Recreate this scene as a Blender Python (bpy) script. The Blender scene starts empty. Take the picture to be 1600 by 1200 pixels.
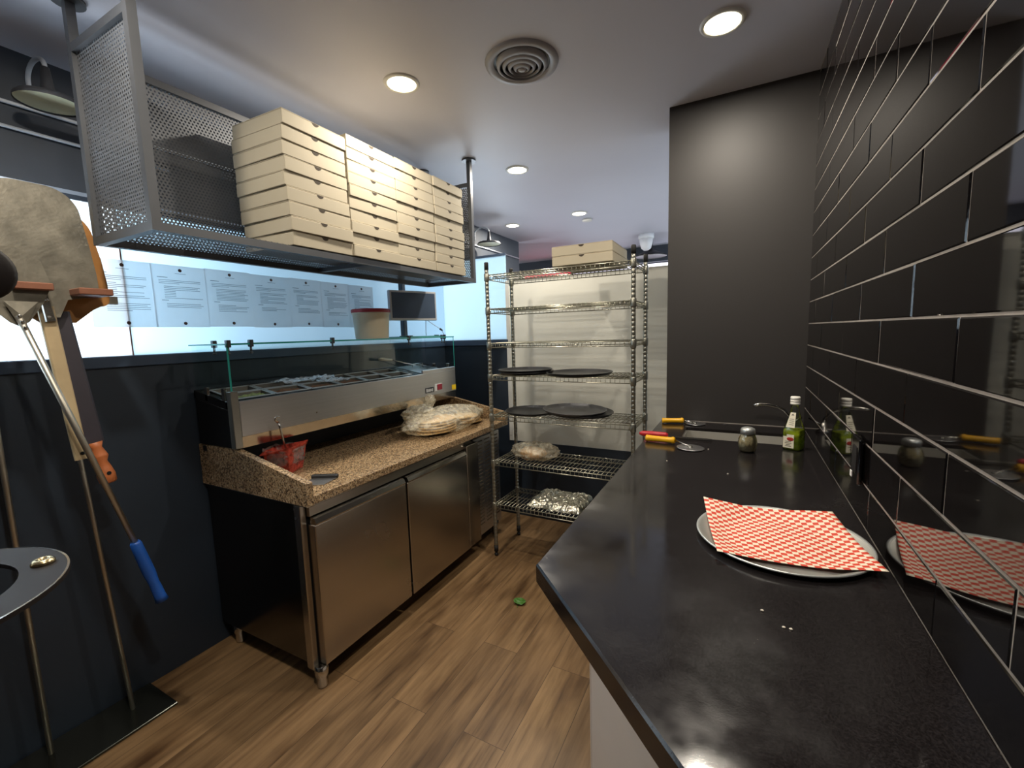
import bpy, bmesh, math, random
from mathutils import Vector, Matrix, noise
random.seed(7)
C = bpy.context.scene.collection
PI = math.pi
# ------------------------------------------------------------------ camera, world, exposure
sc = bpy.context.scene
cam = bpy.data.cameras.new('camera'); co = bpy.data.objects.new('camera', cam); C.objects.link(co)
cam.sensor_fit = 'HORIZONTAL'; cam.sensor_width = 36.0; cam.lens = 680.52 / 1600 * 36.0
cam.clip_start = 0.02
_y, _p, _r = 4.86173305e-01, -1.14741247e-01, 2.99829072e-02
_R = Matrix.Rotation(_y, 3, 'Z') @ Matrix.Rotation(_p, 3, 'X') @ Matrix.Rotation(_r, 3, 'Y')
_M = Matrix((_R.col[0], _R.col[2], -_R.col[1])).transposed()
co.matrix_world = Matrix.Translation((0, 0, 1.5)) @ _M.to_4x4()
sc.camera = co
sc.view_settings.view_transform = 'Standard'; sc.view_settings.look = 'None'
sc.view_settings.gamma = 1.0; sc.view_settings.use_curve_mapping = False
sc.view_settings.exposure = 0.36
w = bpy.data.worlds.new('daylight'); sc.world = w; w.use_nodes = True
bg = w.node_tree.nodes['Background']; bg.inputs[0].default_value = (0.78, 0.9, 1.0, 1); bg.inputs[1].default_value = 1.0
DOWNLIGHT_W = 12.5
WARM = (1.0, 0.905, 0.77)

def area(name, loc, size, power, color, rot=(0, 0, 0), shape='DISK', size_y=None, spread=None):
    l = bpy.data.lights.new(name, 'AREA'); l.shape = shape; l.size = size; l.energy = power; l.color = color
    if size_y: l.size_y = size_y
    if spread: l.spread = spread
    o = bpy.data.objects.new(name, l); C.objects.link(o); o.location = loc; o.rotation_euler = rot
    return o
# daylight of the storefront, out beyond the frosted screen
area('storefront_daylight', (-3.05, 0.36, 1.75), .8, 34, (0.86, 0.94, 1.0), (0, -PI / 2, 0), 'RECTANGLE', .8)
area('storefront_daylight_far', (-3.2, 4.7, 1.8), 1.3, 46, (0.80, 0.90, 1.0), (PI / 2, 0, PI + 0.55), 'RECTANGLE', 1.2)

# ------------------------------------------------------------------ materials
def rgb(h):
    h = h.lstrip('#'); v = [int(h[i:i + 2], 16) / 255 for i in (0, 2, 4)]
    return tuple(x / 12.92 if x <= .04045 else ((x + .055) / 1.055) ** 2.4 for x in v) + (1,)
class NT:
    def __init__(s, name):
        s.m = bpy.data.materials.new(name); s.m.use_nodes = True; s.t = s.m.node_tree; s.n = s.t.nodes; s.l = s.t.links
        s.b = s.n['Principled BSDF']; s.out = s.n['Material Output']
    def add(s, typ, **kw):
        x = s.n.new(typ)
        for k, v in kw.items(): setattr(x, k, v)
        return x
    def link(s, a, b): s.l.new(a, b)
    def coord(s, scale=(1, 1, 1), rot=(0, 0, 0), out='Object'):
        t = s.add('ShaderNodeTexCoord'); m = s.add('ShaderNodeMapping'); m.inputs['Scale'].default_value = scale; m.inputs['Rotation'].default_value = rot
        s.link(t.outputs[out], m.inputs[0]); return m.outputs[0]
    def noise(s, vec, scale, detail=3, rough=.5):
        x = s.add('ShaderNodeTexNoise'); x.inputs['Scale'].default_value = scale; x.inputs['Detail'].default_value = detail; x.inputs['Roughness'].default_value = rough
        s.link(vec, x.inputs['Vector']); return x
    def ramp(s, fac, stops, interp='LINEAR'):
        x = s.add('ShaderNodeValToRGB'); r = x.color_ramp; r.interpolation = interp
        while len(r.elements) < len(stops): r.elements.new(.5)
        for e, (p, c) in zip(r.elements, stops):
            e.position = p; e.color = c if len(c) == 4 else tuple(c) + (1,)
        s.link(fac, x.inputs[0]); return x.outputs[0]
    def bump(s, h, strength=.2, dist=.01):
        x = s.add('ShaderNodeBump'); x.inputs['Strength'].default_value = strength; x.inputs['Distance'].default_value = dist
        s.link(h, x.inputs['Height']); s.link(x.outputs[0], s.b.inputs['Normal']); return x
    def mix(s, f, a, b, typ='MIX'):
        x = s.add('ShaderNodeMix', data_type='RGBA', blend_type=typ)
        for v, i in ((f, 0), (a, 6), (b, 7)):
            if hasattr(v, 'is_linked'): s.link(v, x.inputs[i])
            else: x.inputs[i].default_value = v
        return x.outputs[2]
def mat(name, col, rough=.5, metal=0., vary=.06, scale=9., spec=.5, bump=0., bscale=None, **kw):
    t = NT(name); b = t.b
    col = rgb(col) if isinstance(col, str) else tuple(col)[:3] + (1,)
    v = t.coord(); n = t.noise(v, scale, 4)
    lo = tuple(max(0, c * (1 - vary)) for c in col[:3]) + (1,); hi = tuple(min(1, c * (1 + vary)) for c in col[:3]) + (1,)
    t.link(t.ramp(n.outputs[0], [(.3, lo), (.7, hi)]), b.inputs['Base Color'])
    b.inputs['Roughness'].default_value = rough; b.inputs['Metallic'].default_value = metal; b.inputs['Specular IOR Level'].default_value = spec
    for k, x in kw.items(): b.inputs[k.replace('_', ' ')].default_value = x
    if bump: t.bump(t.noise(v, bscale or scale * 6, 4).outputs[0], bump, .01)
    return t.m
def brushed(name, col, rough, axis=1, strength=.03, contrast=.05):
    t = NT(name); col = rgb(col); s = [180, 180, 180]; s[axis] = 2
    v = t.coord(tuple(s)); n = t.noise(v, 1.0, 3)
    t.link(t.ramp(n.outputs[0], [(.2, tuple(c * (1 - contrast) for c in col[:3])), (.8, tuple(min(1, c * (1 + contrast)) for c in col[:3]))]), t.b.inputs['Base Color'])
    n2 = t.noise(t.coord(), 4, 3)
    mr = t.add('ShaderNodeMapRange'); mr.inputs[3].default_value = rough * .8; mr.inputs[4].default_value = rough * 1.25
    t.link(n2.outputs[0], mr.inputs[0]); t.link(mr.outputs[0], t.b.inputs['Roughness'])
    t.b.inputs['Metallic'].default_value = 1.0; t.bump(n.outputs[0], strength, .002)
    return t.m
def emis(name, col, strength):
    t = NT(name); t.b.inputs['Base Color'].default_value = rgb(col); t.b.inputs['Emission Color'].default_value = rgb(col); t.b.inputs['Emission Strength'].default_value = strength
    return t.m
def wood_floor():
    t = NT('oak_plank_floor')
    v = t.coord(rot=(0, 0, PI / 2))
    def brick(c1, c2, mo, off):
        b = t.add('ShaderNodeTexBrick'); b.offset = .37; b.inputs['Scale'].default_value = 1
        b.inputs['Brick Width'].default_value = 1.22; b.inputs['Row Height'].default_value = .18; b.inputs['Mortar Size'].default_value = .0011; b.inputs['Mortar Smooth'].default_value = .3
        b.inputs['Color1'].default_value = c1; b.inputs['Color2'].default_value = c2; b.inputs['Mortar'].default_value = mo; b.inputs['Bias'].default_value = 0
        t.link(v, b.inputs[0]); return b
    bk = brick((0, 0, 0, 1), (1, 1, 1, 1), (.5, .5, .5, 1), .37)
    # each plank shifts its own grain
    sep = t.add('ShaderNodeVectorMath', operation='ADD'); t.link(v, sep.inputs[0])
    sc_ = t.add('ShaderNodeVectorMath', operation='SCALE'); sc_.inputs['Scale'].default_value = 13.7; t.link(bk.outputs[0], sc_.inputs[0]); t.link(sc_.outputs[0], sep.inputs[1])
    mp = t.add('ShaderNodeMapping'); mp.inputs['Scale'].default_value = (1.6, 22, 1); t.link(sep.outputs[0], mp.inputs[0])
    g = t.noise(mp.outputs[0], 1.6, 6, .62)
    mp2 = t.add('ShaderNodeMapping'); mp2.inputs['Scale'].default_value = (2.2, 7, 1); t.link(sep.outputs[0], mp2.inputs[0])
    g2 = t.noise(mp2.outputs[0], 1.3, 3, .5)
    base = t.ramp(bk.outputs[0], [(0, rgb('#7c6346')), (.5, rgb('#886d4e')), (1, rgb('#967a57'))])
    gr = t.ramp(g.outputs[0], [(.27, (.30, .26, .22)), (.42, (.66, .63, .60)), (.58, (.88, .87, .86)), (.75, (1.08, 1.07, 1.05))])
    c = t.mix(1.0, base, gr, 'MULTIPLY')
    kn = t.ramp(g2.outputs[0], [(.3, (.5, .45, .4)), (.45, (.86, .84, .81)), (.7, (1.08, 1.07, 1.06))])
    c = t.mix(1.0, c, kn, 'MULTIPLY')
    vo = t.add('ShaderNodeTexVoronoi'); vo.inputs['Scale'].default_value = 1.0; mp3 = t.add('ShaderNodeMapping'); mp3.inputs['Scale'].default_value = (1.9, 5.2, 1); t.link(sep.outputs[0], mp3.inputs[0])
    wob = t.noise(mp2.outputs[0], 6, 3); ad = t.add('ShaderNodeMix', data_type='VECTOR'); ad.inputs[0].default_value = .12; t.link(mp3.outputs[0], ad.inputs[4]); t.link(wob.outputs['Color'], ad.inputs[5]); t.link(ad.outputs[1], vo.inputs['Vector'])
    c = t.mix(1.0, c, t.ramp(vo.outputs['Distance'], [(.04, (.28, .22, .17)), (.16, (.68, .64, .6)), (.36, (1, 1, 1))]), 'MULTIPLY')
    c = t.mix(bk.outputs['Fac'], c, rgb('#3b2b1c'))
    t.link(c, t.b.inputs['Base Color']); t.b.inputs['Roughness'].default_value = .42; t.b.inputs['Specular IOR Level'].default_value = .4
    t.bump(g.outputs[0], .12, .003)
    return t.m
def granite():
    t = NT('speckled_brown_granite'); v = t.coord()
    vo = t.add('ShaderNodeTexVoronoi'); vo.inputs['Scale'].default_value = 150; t.link(v, vo.inputs['Vector'])
    n = t.noise(v, 95, 4, .7); n2 = t.noise(v, 150, 3, .6)
    c1 = t.ramp(n.outputs[0], [(.33, rgb('#2a211b')), (.43, rgb('#6f5943')), (.53, rgb('#9c8263')), (.66, rgb('#b9a282')), (.8, rgb('#9a8a78'))])
    rnd = t.ramp(vo.outputs['Color'], [(.12, rgb('#2a231e')), (.3, rgb('#8a7258')), (.6, rgb('#b89a72')), (.9, rgb('#d3bf9f'))])
    c = t.mix(.5, c1, rnd)
    dk = t.ramp(n2.outputs[0], [(.40, (.10, .09, .09)), (.49, (1, 1, 1))])
    t.link(t.mix(.85, c, dk, 'MULTIPLY'), t.b.inputs['Base Color']); t.b.inputs['Roughness'].default_value = .22
    return t.m
def black_quartz():
    t = NT('polished_black_quartz'); v = t.coord()
    n = t.noise(v, 5, 5, .6); f = t.noise(v, 420, 2, .5)
    t.link(t.ramp(f.outputs[0], [(.4, (.006, .005, .0053)), (.7, (.018, .0155, .0165))]), t.b.inputs['Base Color'])
    mr = t.add('ShaderNodeMapRange'); mr.inputs[1].default_value = .35; mr.inputs[2].default_value = .75; mr.inputs[3].default_value = .07; mr.inputs[4].default_value = .30
    t.link(n.outputs[0], mr.inputs[0]); t.link(mr.outputs[0], t.b.inputs['Roughness'])
    t.bump(f.outputs[0], .03, .001)
    return t.m
def frosted(name, tint, tr=.85):
    t = NT(name); tb = t.add('ShaderNodeBsdfTranslucent'); tb.inputs[0].default_value = tint
    n = t.noise(t.coord(), 1.2, 2); t.link(t.ramp(n.outputs[0], [(.3, tuple(c * .95 for c in tint[:3])), (.7, tint)]), tb.inputs[0])
    gl = t.add('ShaderNodeBsdfGlossy'); gl.inputs['Roughness'].default_value = .3; gl.inputs[0].default_value = (.8, .9, 1, 1)
    mx = t.add('ShaderNodeMixShader'); mx.inputs[0].default_value = 1 - tr
    t.link(tb.outputs[0], mx.inputs[1]); t.link(gl.outputs[0], mx.inputs[2]); t.link(mx.outputs[0], t.out.inputs[0])
    return t.m
def paper_mat(name, col, trans=.4):
    t = NT(name); d = t.add('ShaderNodeBsdfDiffuse'); tb = t.add('ShaderNodeBsdfTranslucent')
    n = t.noise(t.coord(), 14, 3); c = rgb(col); r = t.ramp(n.outputs[0], [(.3, tuple(x * .96 for x in c[:3])), (.7, c)])
    t.link(r, d.inputs[0]); t.link(r, tb.inputs[0])
    mx = t.add('ShaderNodeMixShader'); mx.inputs[0].default_value = trans
    t.link(d.outputs[0], mx.inputs[1]); t.link(tb.outputs[0], mx.inputs[2]); t.link(mx.outputs[0], t.out.inputs[0]); return t.m
def thin_glass(name, tint, refl=.1, opac=.0, milky=(1, 1, 1, 1), rough=.02, bump=0, bscale=40, k=.9):
    t = NT(name); tr = t.add('ShaderNodeBsdfTransparent'); tr.inputs[0].default_value = tint
    gl = t.add('ShaderNodeBsdfGlossy'); gl.inputs['Roughness'].default_value = rough
    fr = t.add('ShaderNodeFresnel'); fr.inputs[0].default_value = 1.45
    mul = t.add('ShaderNodeMath', operation='MULTIPLY_ADD'); mul.inputs[1].default_value = k; mul.inputs[2].default_value = refl
    t.link(fr.outputs[0], mul.inputs[0])
    m1 = t.add('ShaderNodeMixShader'); t.link(mul.outputs[0], m1.inputs[0]); t.link(tr.outputs[0], m1.inputs[1]); t.link(gl.outputs[0], m1.inputs[2])
    n = t.noise(t.coord(), bscale, 4, .6)
    last = m1.outputs[0]
    if opac:
        d = t.add('ShaderNodeBsdfDiffuse'); d.inputs[0].default_value = milky
        m2 = t.add('ShaderNodeMixShader')
        mr = t.add('ShaderNodeMapRange'); mr.inputs[1].default_value = .3; mr.inputs[2].default_value = .7; mr.inputs[3].default_value = opac * .3; mr.inputs[4].default_value = min(1, opac * 1.7)
        t.link(n.outputs[0], mr.inputs[0]); t.link(mr.outputs[0], m2.inputs[0]); t.link(last, m2.inputs[1]); t.link(d.outputs[0], m2.inputs[2]); last = m2.outputs[0]
    if bump:
        b = t.add('ShaderNodeBump'); b.inputs['Strength'].default_value = bump; b.inputs['Distance'].default_value = .01; t.link(n.outputs[0], b.inputs['Height']); t.link(b.outputs[0], gl.inputs['Normal']); t.link(b.outputs[0], fr.inputs['Normal'])
    t.link(last, t.out.inputs[0]); return t.m
def checker_mat():
    t = NT('red_checkered_paper'); uv = t.add('ShaderNodeTexCoord'); ck = t.add('ShaderNodeTexChecker'); ck.inputs['Scale'].default_value = 25
    ck.inputs[1].default_value = rgb('#c93a22'); ck.inputs[2].default_value = rgb('#dfd3be'); t.link(uv.outputs['UV'], ck.inputs[0])
    t.link(ck.outputs[0], t.b.inputs['Base Color']); t.b.inputs['Roughness'].default_value = .6
    return t.m
M = dict(
    floor=wood_floor(), granite=granite(), quartz=black_quartz(), checker=checker_mat(),
    ceil=mat('grey_ceiling_paint', '#cbcbd6', .55, vary=.02, scale=2),
    hazed_black=mat('hazed_black_wall_paint', '#212b37', .5, vary=.08, scale=3, bump=.03),  # black wall; the bluish veil of haze is put into its colour
    dark=mat('charcoal_wall_panel', '#2a2726', .52, vary=.06, scale=2, spec=.5),
    soffit=mat('hazed_dark_soffit_paint', '#40464f', .6), cap=mat('wall_cap_laminate', '#38465a', .4),  # soffit colour is lightened to paint in haze over the dark
    tile=mat('gloss_black_tile', '#0d0b0b', .035, vary=.1, scale=5, spec=.55), grout=mat('grey_grout', '#8d867f', .9, vary=.1, scale=40),
    white=mat('white_panel_laminate', '#d3d2c8', .4, vary=.03, scale=4), whiteedge=mat('white_metal_trim', '#c9c9c4', .4),
    cab=mat('white_melamine', '#dcd3ca', .45, vary=.02), screw=mat('dark_screw_hole', '#1c1512', .7),
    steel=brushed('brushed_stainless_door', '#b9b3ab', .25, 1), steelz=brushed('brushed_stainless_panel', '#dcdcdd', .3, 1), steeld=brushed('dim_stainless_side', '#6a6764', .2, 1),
    bright=mat('bright_stainless', '#c3c0ba', .16, 1.0, vary=.05), chrome=mat('chrome_wire', '#aaa898', .3, .9, vary=.06), chromed=mat('chrome_post', '#98978d', .32, .9),
    black=mat('black_plastic', '#141416', .45), blackm=mat('hazed_black_steel_mesh', '#66696e', .5, .3, vary=.05), frame=mat('hazed_black_steel_frame', '#525458', .42, .4),  # mesh and frame are black steel, lifted to grey to carry the haze
    rubber=mat('black_rubber_foot', '#101010', .7), gap=mat('dark_gap', '#0b0a0a', .9),
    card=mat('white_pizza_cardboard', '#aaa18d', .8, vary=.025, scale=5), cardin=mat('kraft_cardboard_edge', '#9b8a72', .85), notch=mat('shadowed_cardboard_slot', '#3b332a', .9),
    frost1=frosted('frosted_screen_glass', (.88, .94, .98, 1)), frost2=frosted('frosted_screen_glass_blue', (.70, .85, .94, 1)),
    paper=paper_mat('printed_white_paper', '#eef0f2', .45), ink=mat('grey_printed_ink', '#50565e', .8), stamp=mat('brown_printed_seal', '#6a5a58', .8),
    glass=thin_glass('clear_sneeze_glass', (.95, .99, .985, 1), .0, k=.22), gedge=mat('green_glass_edge', '#2f8f86', .15, 0, spec=.8), clip=mat('steel_glass_clip', '#55585c', .35, .8),
    alum=mat('worn_aluminium_peel', '#8a8578', .42, .7, vary=.34, scale=11, bump=.08), peelwood=mat('orange_peel_wood', '#a8743c', .5, vary=.15, scale=12),
    palewood=mat('pale_ash_handle', '#b5a07c', .55, vary=.1, scale=14), darkwood=mat('dark_stained_handle', '#2c2730', .5, vary=.12, scale=14), orangegrip=mat('turned_orange_wood', '#b4673a', .45, vary=.15, scale=25),
    pegwood=mat('brown_peg_board', '#8a5a44', .55, vary=.1, scale=20), rod=mat('satin_steel_rod', '#c6c0b2', .42, 1.0), plate=mat('dark_steel_base_plate', '#51544f', .22, .9, vary=.08),
    blue=mat('blue_plastic_grip', '#1d4f9e', .4), bracket=mat('dark_bronze_steel', '#151010', .6, .0, spec=.3), bscrew=mat('brass_toned_screw', '#c9b48a', .25, 1.0),
    yellow=mat('yellow_plastic_handle', '#e0a710', .35), red=mat('red_plastic', '#b3202a', .4), redlid=mat('red_bucket_lid', '#a8323a', .45), bucket=mat('cream_plastic_bucket', '#d9d0b8', .4),
    screen=mat('dark_monitor_screen', '#46566c', .25), mon=mat('silver_monitor_bezel', '#c6c7c9', .4, .1), post=mat('dark_blue_grey_post', '#39434f', .4, .3),
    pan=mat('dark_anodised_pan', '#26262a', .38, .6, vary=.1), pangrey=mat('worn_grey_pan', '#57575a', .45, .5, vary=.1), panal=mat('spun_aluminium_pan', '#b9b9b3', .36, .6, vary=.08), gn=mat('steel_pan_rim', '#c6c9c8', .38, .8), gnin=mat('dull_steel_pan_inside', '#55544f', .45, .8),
    leaf=mat('green_leaf', '#3d6a25', .5, vary=.2, scale=60), food1=mat('shredded_green_filling', '#7d8a55', .7, vary=.4, scale=90, bump=.6), food2=mat('brown_filling', '#6e5039', .7, vary=.4, scale=90, bump=.6),
    sauce=mat('red_tomato_sauce', '#a8392c', .35, vary=.2, scale=30), tub=thin_glass('red_film_tub', (.9, .42, .38, 1), .03, .6, rgb('#d15a4a')), film=thin_glass('crinkled_cling_film', (.97, .97, .97, 1), .05, .12, (1, 1, 1, 1), .12, 1.0, 45),
    bag=thin_glass('clear_crinkled_bag', (.97, .97, .95, 1), .05, .27, rgb('#efe6cc'), .16, 1.0, 32), bread=mat('pale_flatbread', '#d6b27a', .75, vary=.18, scale=26), dough=mat('tan_bread_roll', '#c99f6e', .7, vary=.15, scale=20),
    foil=mat('crumpled_foil', '#d6d2c2', .28, 1.0, vary=.1, bump=1.0, bscale=55), oil=None, bottle=None,
    cap2=mat('white_ribbed_cap', '#e6e3da', .4), label=mat('cream_bottle_label', '#e2dcc6', .6), labelred=mat('red_label_emblem', '#a5271d', .5), labelink=mat('label_print', '#6b675b', .7),
    cheese=mat('grated_cheese', '#d8cba4', .85, vary=.25, scale=150, bump=.5), shglass=None,
    lamp=emis('led_diffuser', '#fff2cf', 14.0), lampoff=mat('pale_shade_inside', '#d5d8b8', .5), lamptrim=mat('white_lamp_trim', '#d8d6d0', .5), vent=mat('grey_ceiling_diffuser', '#a3a3a8', .5), conduit=mat('pale_conduit', '#c6ccd4', .4),
    menuW=emis('lit_menu_white', '#f4f0ff', 1.6), menuR=emis('lit_menu_red', '#e0485a', .8), switch=mat('red_rocker_switch', '#8e2436', .3), sticker=mat('yellow_sticker', '#e6c21e', .5), dk=mat('dark_label_plate', '#33363c', .5), glyph=mat('white_lettering', '#cfd2d4', .5), knobp=mat('dark_screw_spot', '#5c5348', .5),
    sinksteel=mat('satin_sink_steel', '#b3b0a8', .5, .5),
    crumb=mat('pale_crumb', '#cfc6b8', .8), outlet=mat('gloss_black_outlet_plate', '#08080a', .12), tag=mat('white_tag', '#e8e8e6', .6), domewhite=mat('white_dome_plastic', '#f2f2f4', .35), door=mat('steel_lid', '#a9a89f', .3, .9))
def glassmat(name, col, rough=0.0, ior=1.45):
    t = NT(name); b = t.b; n = t.noise(t.coord(), 20, 2); t.link(t.ramp(n.outputs[0], [(.2, tuple(x * .97 for x in col)), (.8, col)]), b.inputs['Base Color']); b.inputs['Transmission Weight'].default_value = 1; b.inputs['Roughness'].default_value = rough; b.inputs['IOR'].default_value = ior
    return t.m
M['bottle'] = thin_glass('clear_bottle_glass', (.86, .9, .86, 1), .05); M['oil'] = thin_glass('green_olive_oil', (.66, .8, .08, 1), .03, .7, rgb('#cfdc34')); M['shglass'] = thin_glass('fluted_jar_glass', (.93, .93, .9, 1), .12)

# ------------------------------------------------------------------ mesh helpers
class MB:
    def __init__(s): s.v = []; s.f = []; s.mi = []; s.sm = []; s.cur = 0; s.uv = None
    def add(s, vs, fs, smooth=False):
        o = len(s.v); s.v += [Vector(x) for x in vs]
        for f in fs: s.f.append([i + o for i in f]); s.mi.append(s.cur); s.sm.append(smooth)
        return s
    def box(s, x0, x1, y0, y1, z0, z1, b=0.0, X=None):
        if b <= 0:
            vs = [(x, y, z) for z in (z0, z1) for y in (y0, y1) for x in (x0, x1)]
            fs = [(0, 2, 3, 1), (4, 5, 7, 6), (0, 1, 5, 4), (2, 6, 7, 3), (0, 4, 6, 2), (1, 3, 7, 5)]
        else:
            vs = []; idx = {}
            for k, z in enumerate((z0, z1)):
                for j, y in enumerate((y0, y1)):
                    for i, x in enumerate((x0, x1)):
                        sx = b if i == 0 else -b; sy = b if j == 0 else -b; sz = b if k == 0 else -b
                        for a, p in enumerate(((x, y + sy, z + sz), (x + sx, y, z + sz), (x + sx, y + sy, z))):
                            idx[(i, j, k, a)] = len(vs); vs.append(p)
            fs = []
            for i in (0, 1): fs.append([idx[(i, j, k, 0)] for j, k in ((0, 0), (1, 0), (1, 1), (0, 1))])
            for j in (0, 1): fs.append([idx[(i, j, k, 1)] for i, k in ((0, 0), (1, 0), (1, 1), (0, 1))])
            for k in (0, 1): fs.append([idx[(i, j, k, 2)] for i, j in ((0, 0), (1, 0), (1, 1), (0, 1))])
            for i in (0, 1):
                for j in (0, 1): fs.append([idx[(i, j, 0, 0)], idx[(i, j, 0, 1)], idx[(i, j, 1, 1)], idx[(i, j, 1, 0)]])
                for k in (0, 1): fs.append([idx[(i, 0, k, 0)], idx[(i, 0, k, 2)], idx[(i, 1, k, 2)], idx[(i, 1, k, 0)]])
            for j in (0, 1):
                for k in (0, 1): fs.append([idx[(0, j, k, 1)], idx[(0, j, k, 2)], idx[(1, j, k, 2)], idx[(1, j, k, 1)]])
            for i in (0, 1):
                for j in (0, 1):
                    for k in (0, 1): fs.append([idx[(i, j, k, a)] for a in range(3)])
        if X is not None: vs = [X @ Vector(p) for p in vs]
        return s.add(vs, fs)
    def loft(s, rings, cap0=True, cap1=True, smooth=True, closed=True):
        n = len(rings[0]); vs = [p for r in rings for p in r]; fs = []
        for a in range(len(rings) - 1):
            for i in range(n if closed else n - 1):
                j = (i + 1) % n; fs.append((a * n + i, a * n + j, (a + 1) * n + j, (a + 1) * n + i))
        o = len(s.v); s.add(vs, fs, smooth)
        if cap0: s.f.append([o + i for i in range(n)][::-1]); s.mi.append(s.cur); s.sm.append(False)
        if cap1: s.f.append([o + (len(rings) - 1) * n + i for i in range(n)]); s.mi.append(s.cur); s.sm.append(False)
        return s
    def tube(s, pts, r, seg=8, cap=True):
        pts = [Vector(p) for p in pts]; rs = r if isinstance(r, (list, tuple)) else [r] * len(pts)
        rings = []; up = None
        for i, p in enumerate(pts):
            d = (pts[min(i + 1, len(pts) - 1)] - pts[max(i - 1, 0)]).normalized()
            if up is None: up = Vector((0, 0, 1)) if abs(d.z) < .9 else Vector((1, 0, 0))
            a = d.cross(up).normalized(); up = a.cross(d).normalized()
            rings.append([p + rs[i] * (math.cos(t) * a + math.sin(t) * up) for t in [2 * PI * k / seg for k in range(seg)]])
        return s.loft(rings, cap, cap)
    def lathe(s, prof, c=(0, 0, 0), seg=32, X=None, cap0=True, cap1=True, smooth=True):
        X = X or Matrix.Identity(4); c = Vector(c); rings = []
        for r, z in prof: rings.append([c + X @ Vector((r * math.cos(t), r * math.sin(t), z)) for t in [2 * PI * k / seg for k in range(seg)]])
        return s.loft(rings, cap0, cap1, smooth)
    def prism(s, poly, f0, f1):
        n = len(poly); a = [f0(*p) for p in poly]; b = [f1(*p) for p in poly]
        return s.add(a + b, [tuple(range(n))[::-1], tuple(range(n, 2 * n))] + [(i, (i + 1) % n, n + (i + 1) % n, n + i) for i in range(n)])
    def sphere(s, c, rx, ry, rz, nu=16, nv=10, fn=None):
        rings = []
        for j in range(1, nv):
            ph = PI * j / nv - PI / 2
            ring = []
            for i in range(nu):
                th = 2 * PI * i / nu; p = Vector((math.cos(ph) * math.cos(th), math.cos(ph) * math.sin(th), math.sin(ph))); k = fn(p) if fn else 1.0
                ring.append(Vector(c) + Vector((p.x * rx * k, p.y * ry * k, p.z * rz * k)))
            rings.append(ring)
        return s.loft(rings, True, True)
    def grid(s, nx, ny, fn, th=0.0):
        vs = [fn(i / nx, j / ny) for j in range(ny + 1) for i in range(nx + 1)]
        fs = [(j * (nx + 1) + i, j * (nx + 1) + i + 1, (j + 1) * (nx + 1) + i + 1, (j + 1) * (nx + 1) + i) for j in range(ny) for i in range(nx)]
        return s.add(vs, fs, True)
    def build(s, name, m, parent=None, world=False, kind=None, origin=None, solid=0):
        off = Vector((0, 0, 0))
        if world and parent is not None:
            off = parent_world(parent)
        if origin is not None: off = off + Vector(origin)
        me = bpy.data.meshes.new(name); me.from_pydata([tuple(v - off) for v in s.v], [], s.f); ms = m if isinstance(m, (list, tuple)) else [m]
        for x in ms: me.materials.append(x)
        me.polygons.foreach_set('material_index', s.mi); me.polygons.foreach_set('use_smooth', s.sm)
        bm = bmesh.new(); bm.from_mesh(me); bmesh.ops.recalc_face_normals(bm, faces=bm.faces); bm.to_mesh(me); bm.free()
        if s.uv:
            ul = me.uv_layers.new(name='UVMap')
            for l in me.loops: ul.data[l.index].uv = s.uv[l.vertex_index]
        me.update()
        o = bpy.data.objects.new(name, me); C.objects.link(o)
        if parent is not None: o.parent = parent
        if origin is not None: o.location = origin
        if kind: o['kind'] = kind
        if solid:
            md = o.modifiers.new('thickness', 'SOLIDIFY'); md.thickness = solid; md.offset = 0
        return o
def parent_world(p):
    v = Vector(p.location)
    while p.parent: p = p.parent; v += Vector(p.location)
    return v
def tag(o, label, cat, group=None):
    o['label'] = label; o['category'] = cat
    if group: o['group'] = group
    return o
def thing(name, label, cat, loc=(0, 0, 0), rot=(0, 0, 0), group=None):
    o = bpy.data.objects.new(name, None); o.empty_display_size = .05; C.objects.link(o); o.location = loc; o.rotation_euler = rot
    return tag(o, label, cat, group)
def dup(root, loc, rot=None, label=None, group=None):
    r = root.copy(); C.objects.link(r); r.location = loc
    if rot is not None: r.rotation_euler = rot
    if label: r['label'] = label
    if group: r['group'] = group
    for ch in list(root.children):
        c = ch.copy(); C.objects.link(c); c.parent = r
        for g in list(ch.children):
            d = g.copy(); C.objects.link(d); d.parent = c
    return r
def struct(name, mb, m, **kw): return mb.build(name, m, kind='structure', **kw)
def RZ(a, c=(0, 0, 0)): return Matrix.Translation(c) @ Matrix.Rotation(a, 4, 'Z')

# ------------------------------------------------------------------ room shell
ZC = 2.63; XW = -2.29; XR = .28; YN = 2.505; YB = 3.1
struct('floor', MB().box(-6, .4, -1.7, 6.5, -.1, 0), M['floor'])
struct('ceiling', MB().box(-6, .4, -1.7, 6.5, ZC, ZC + .1), M['ceil'])
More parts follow.
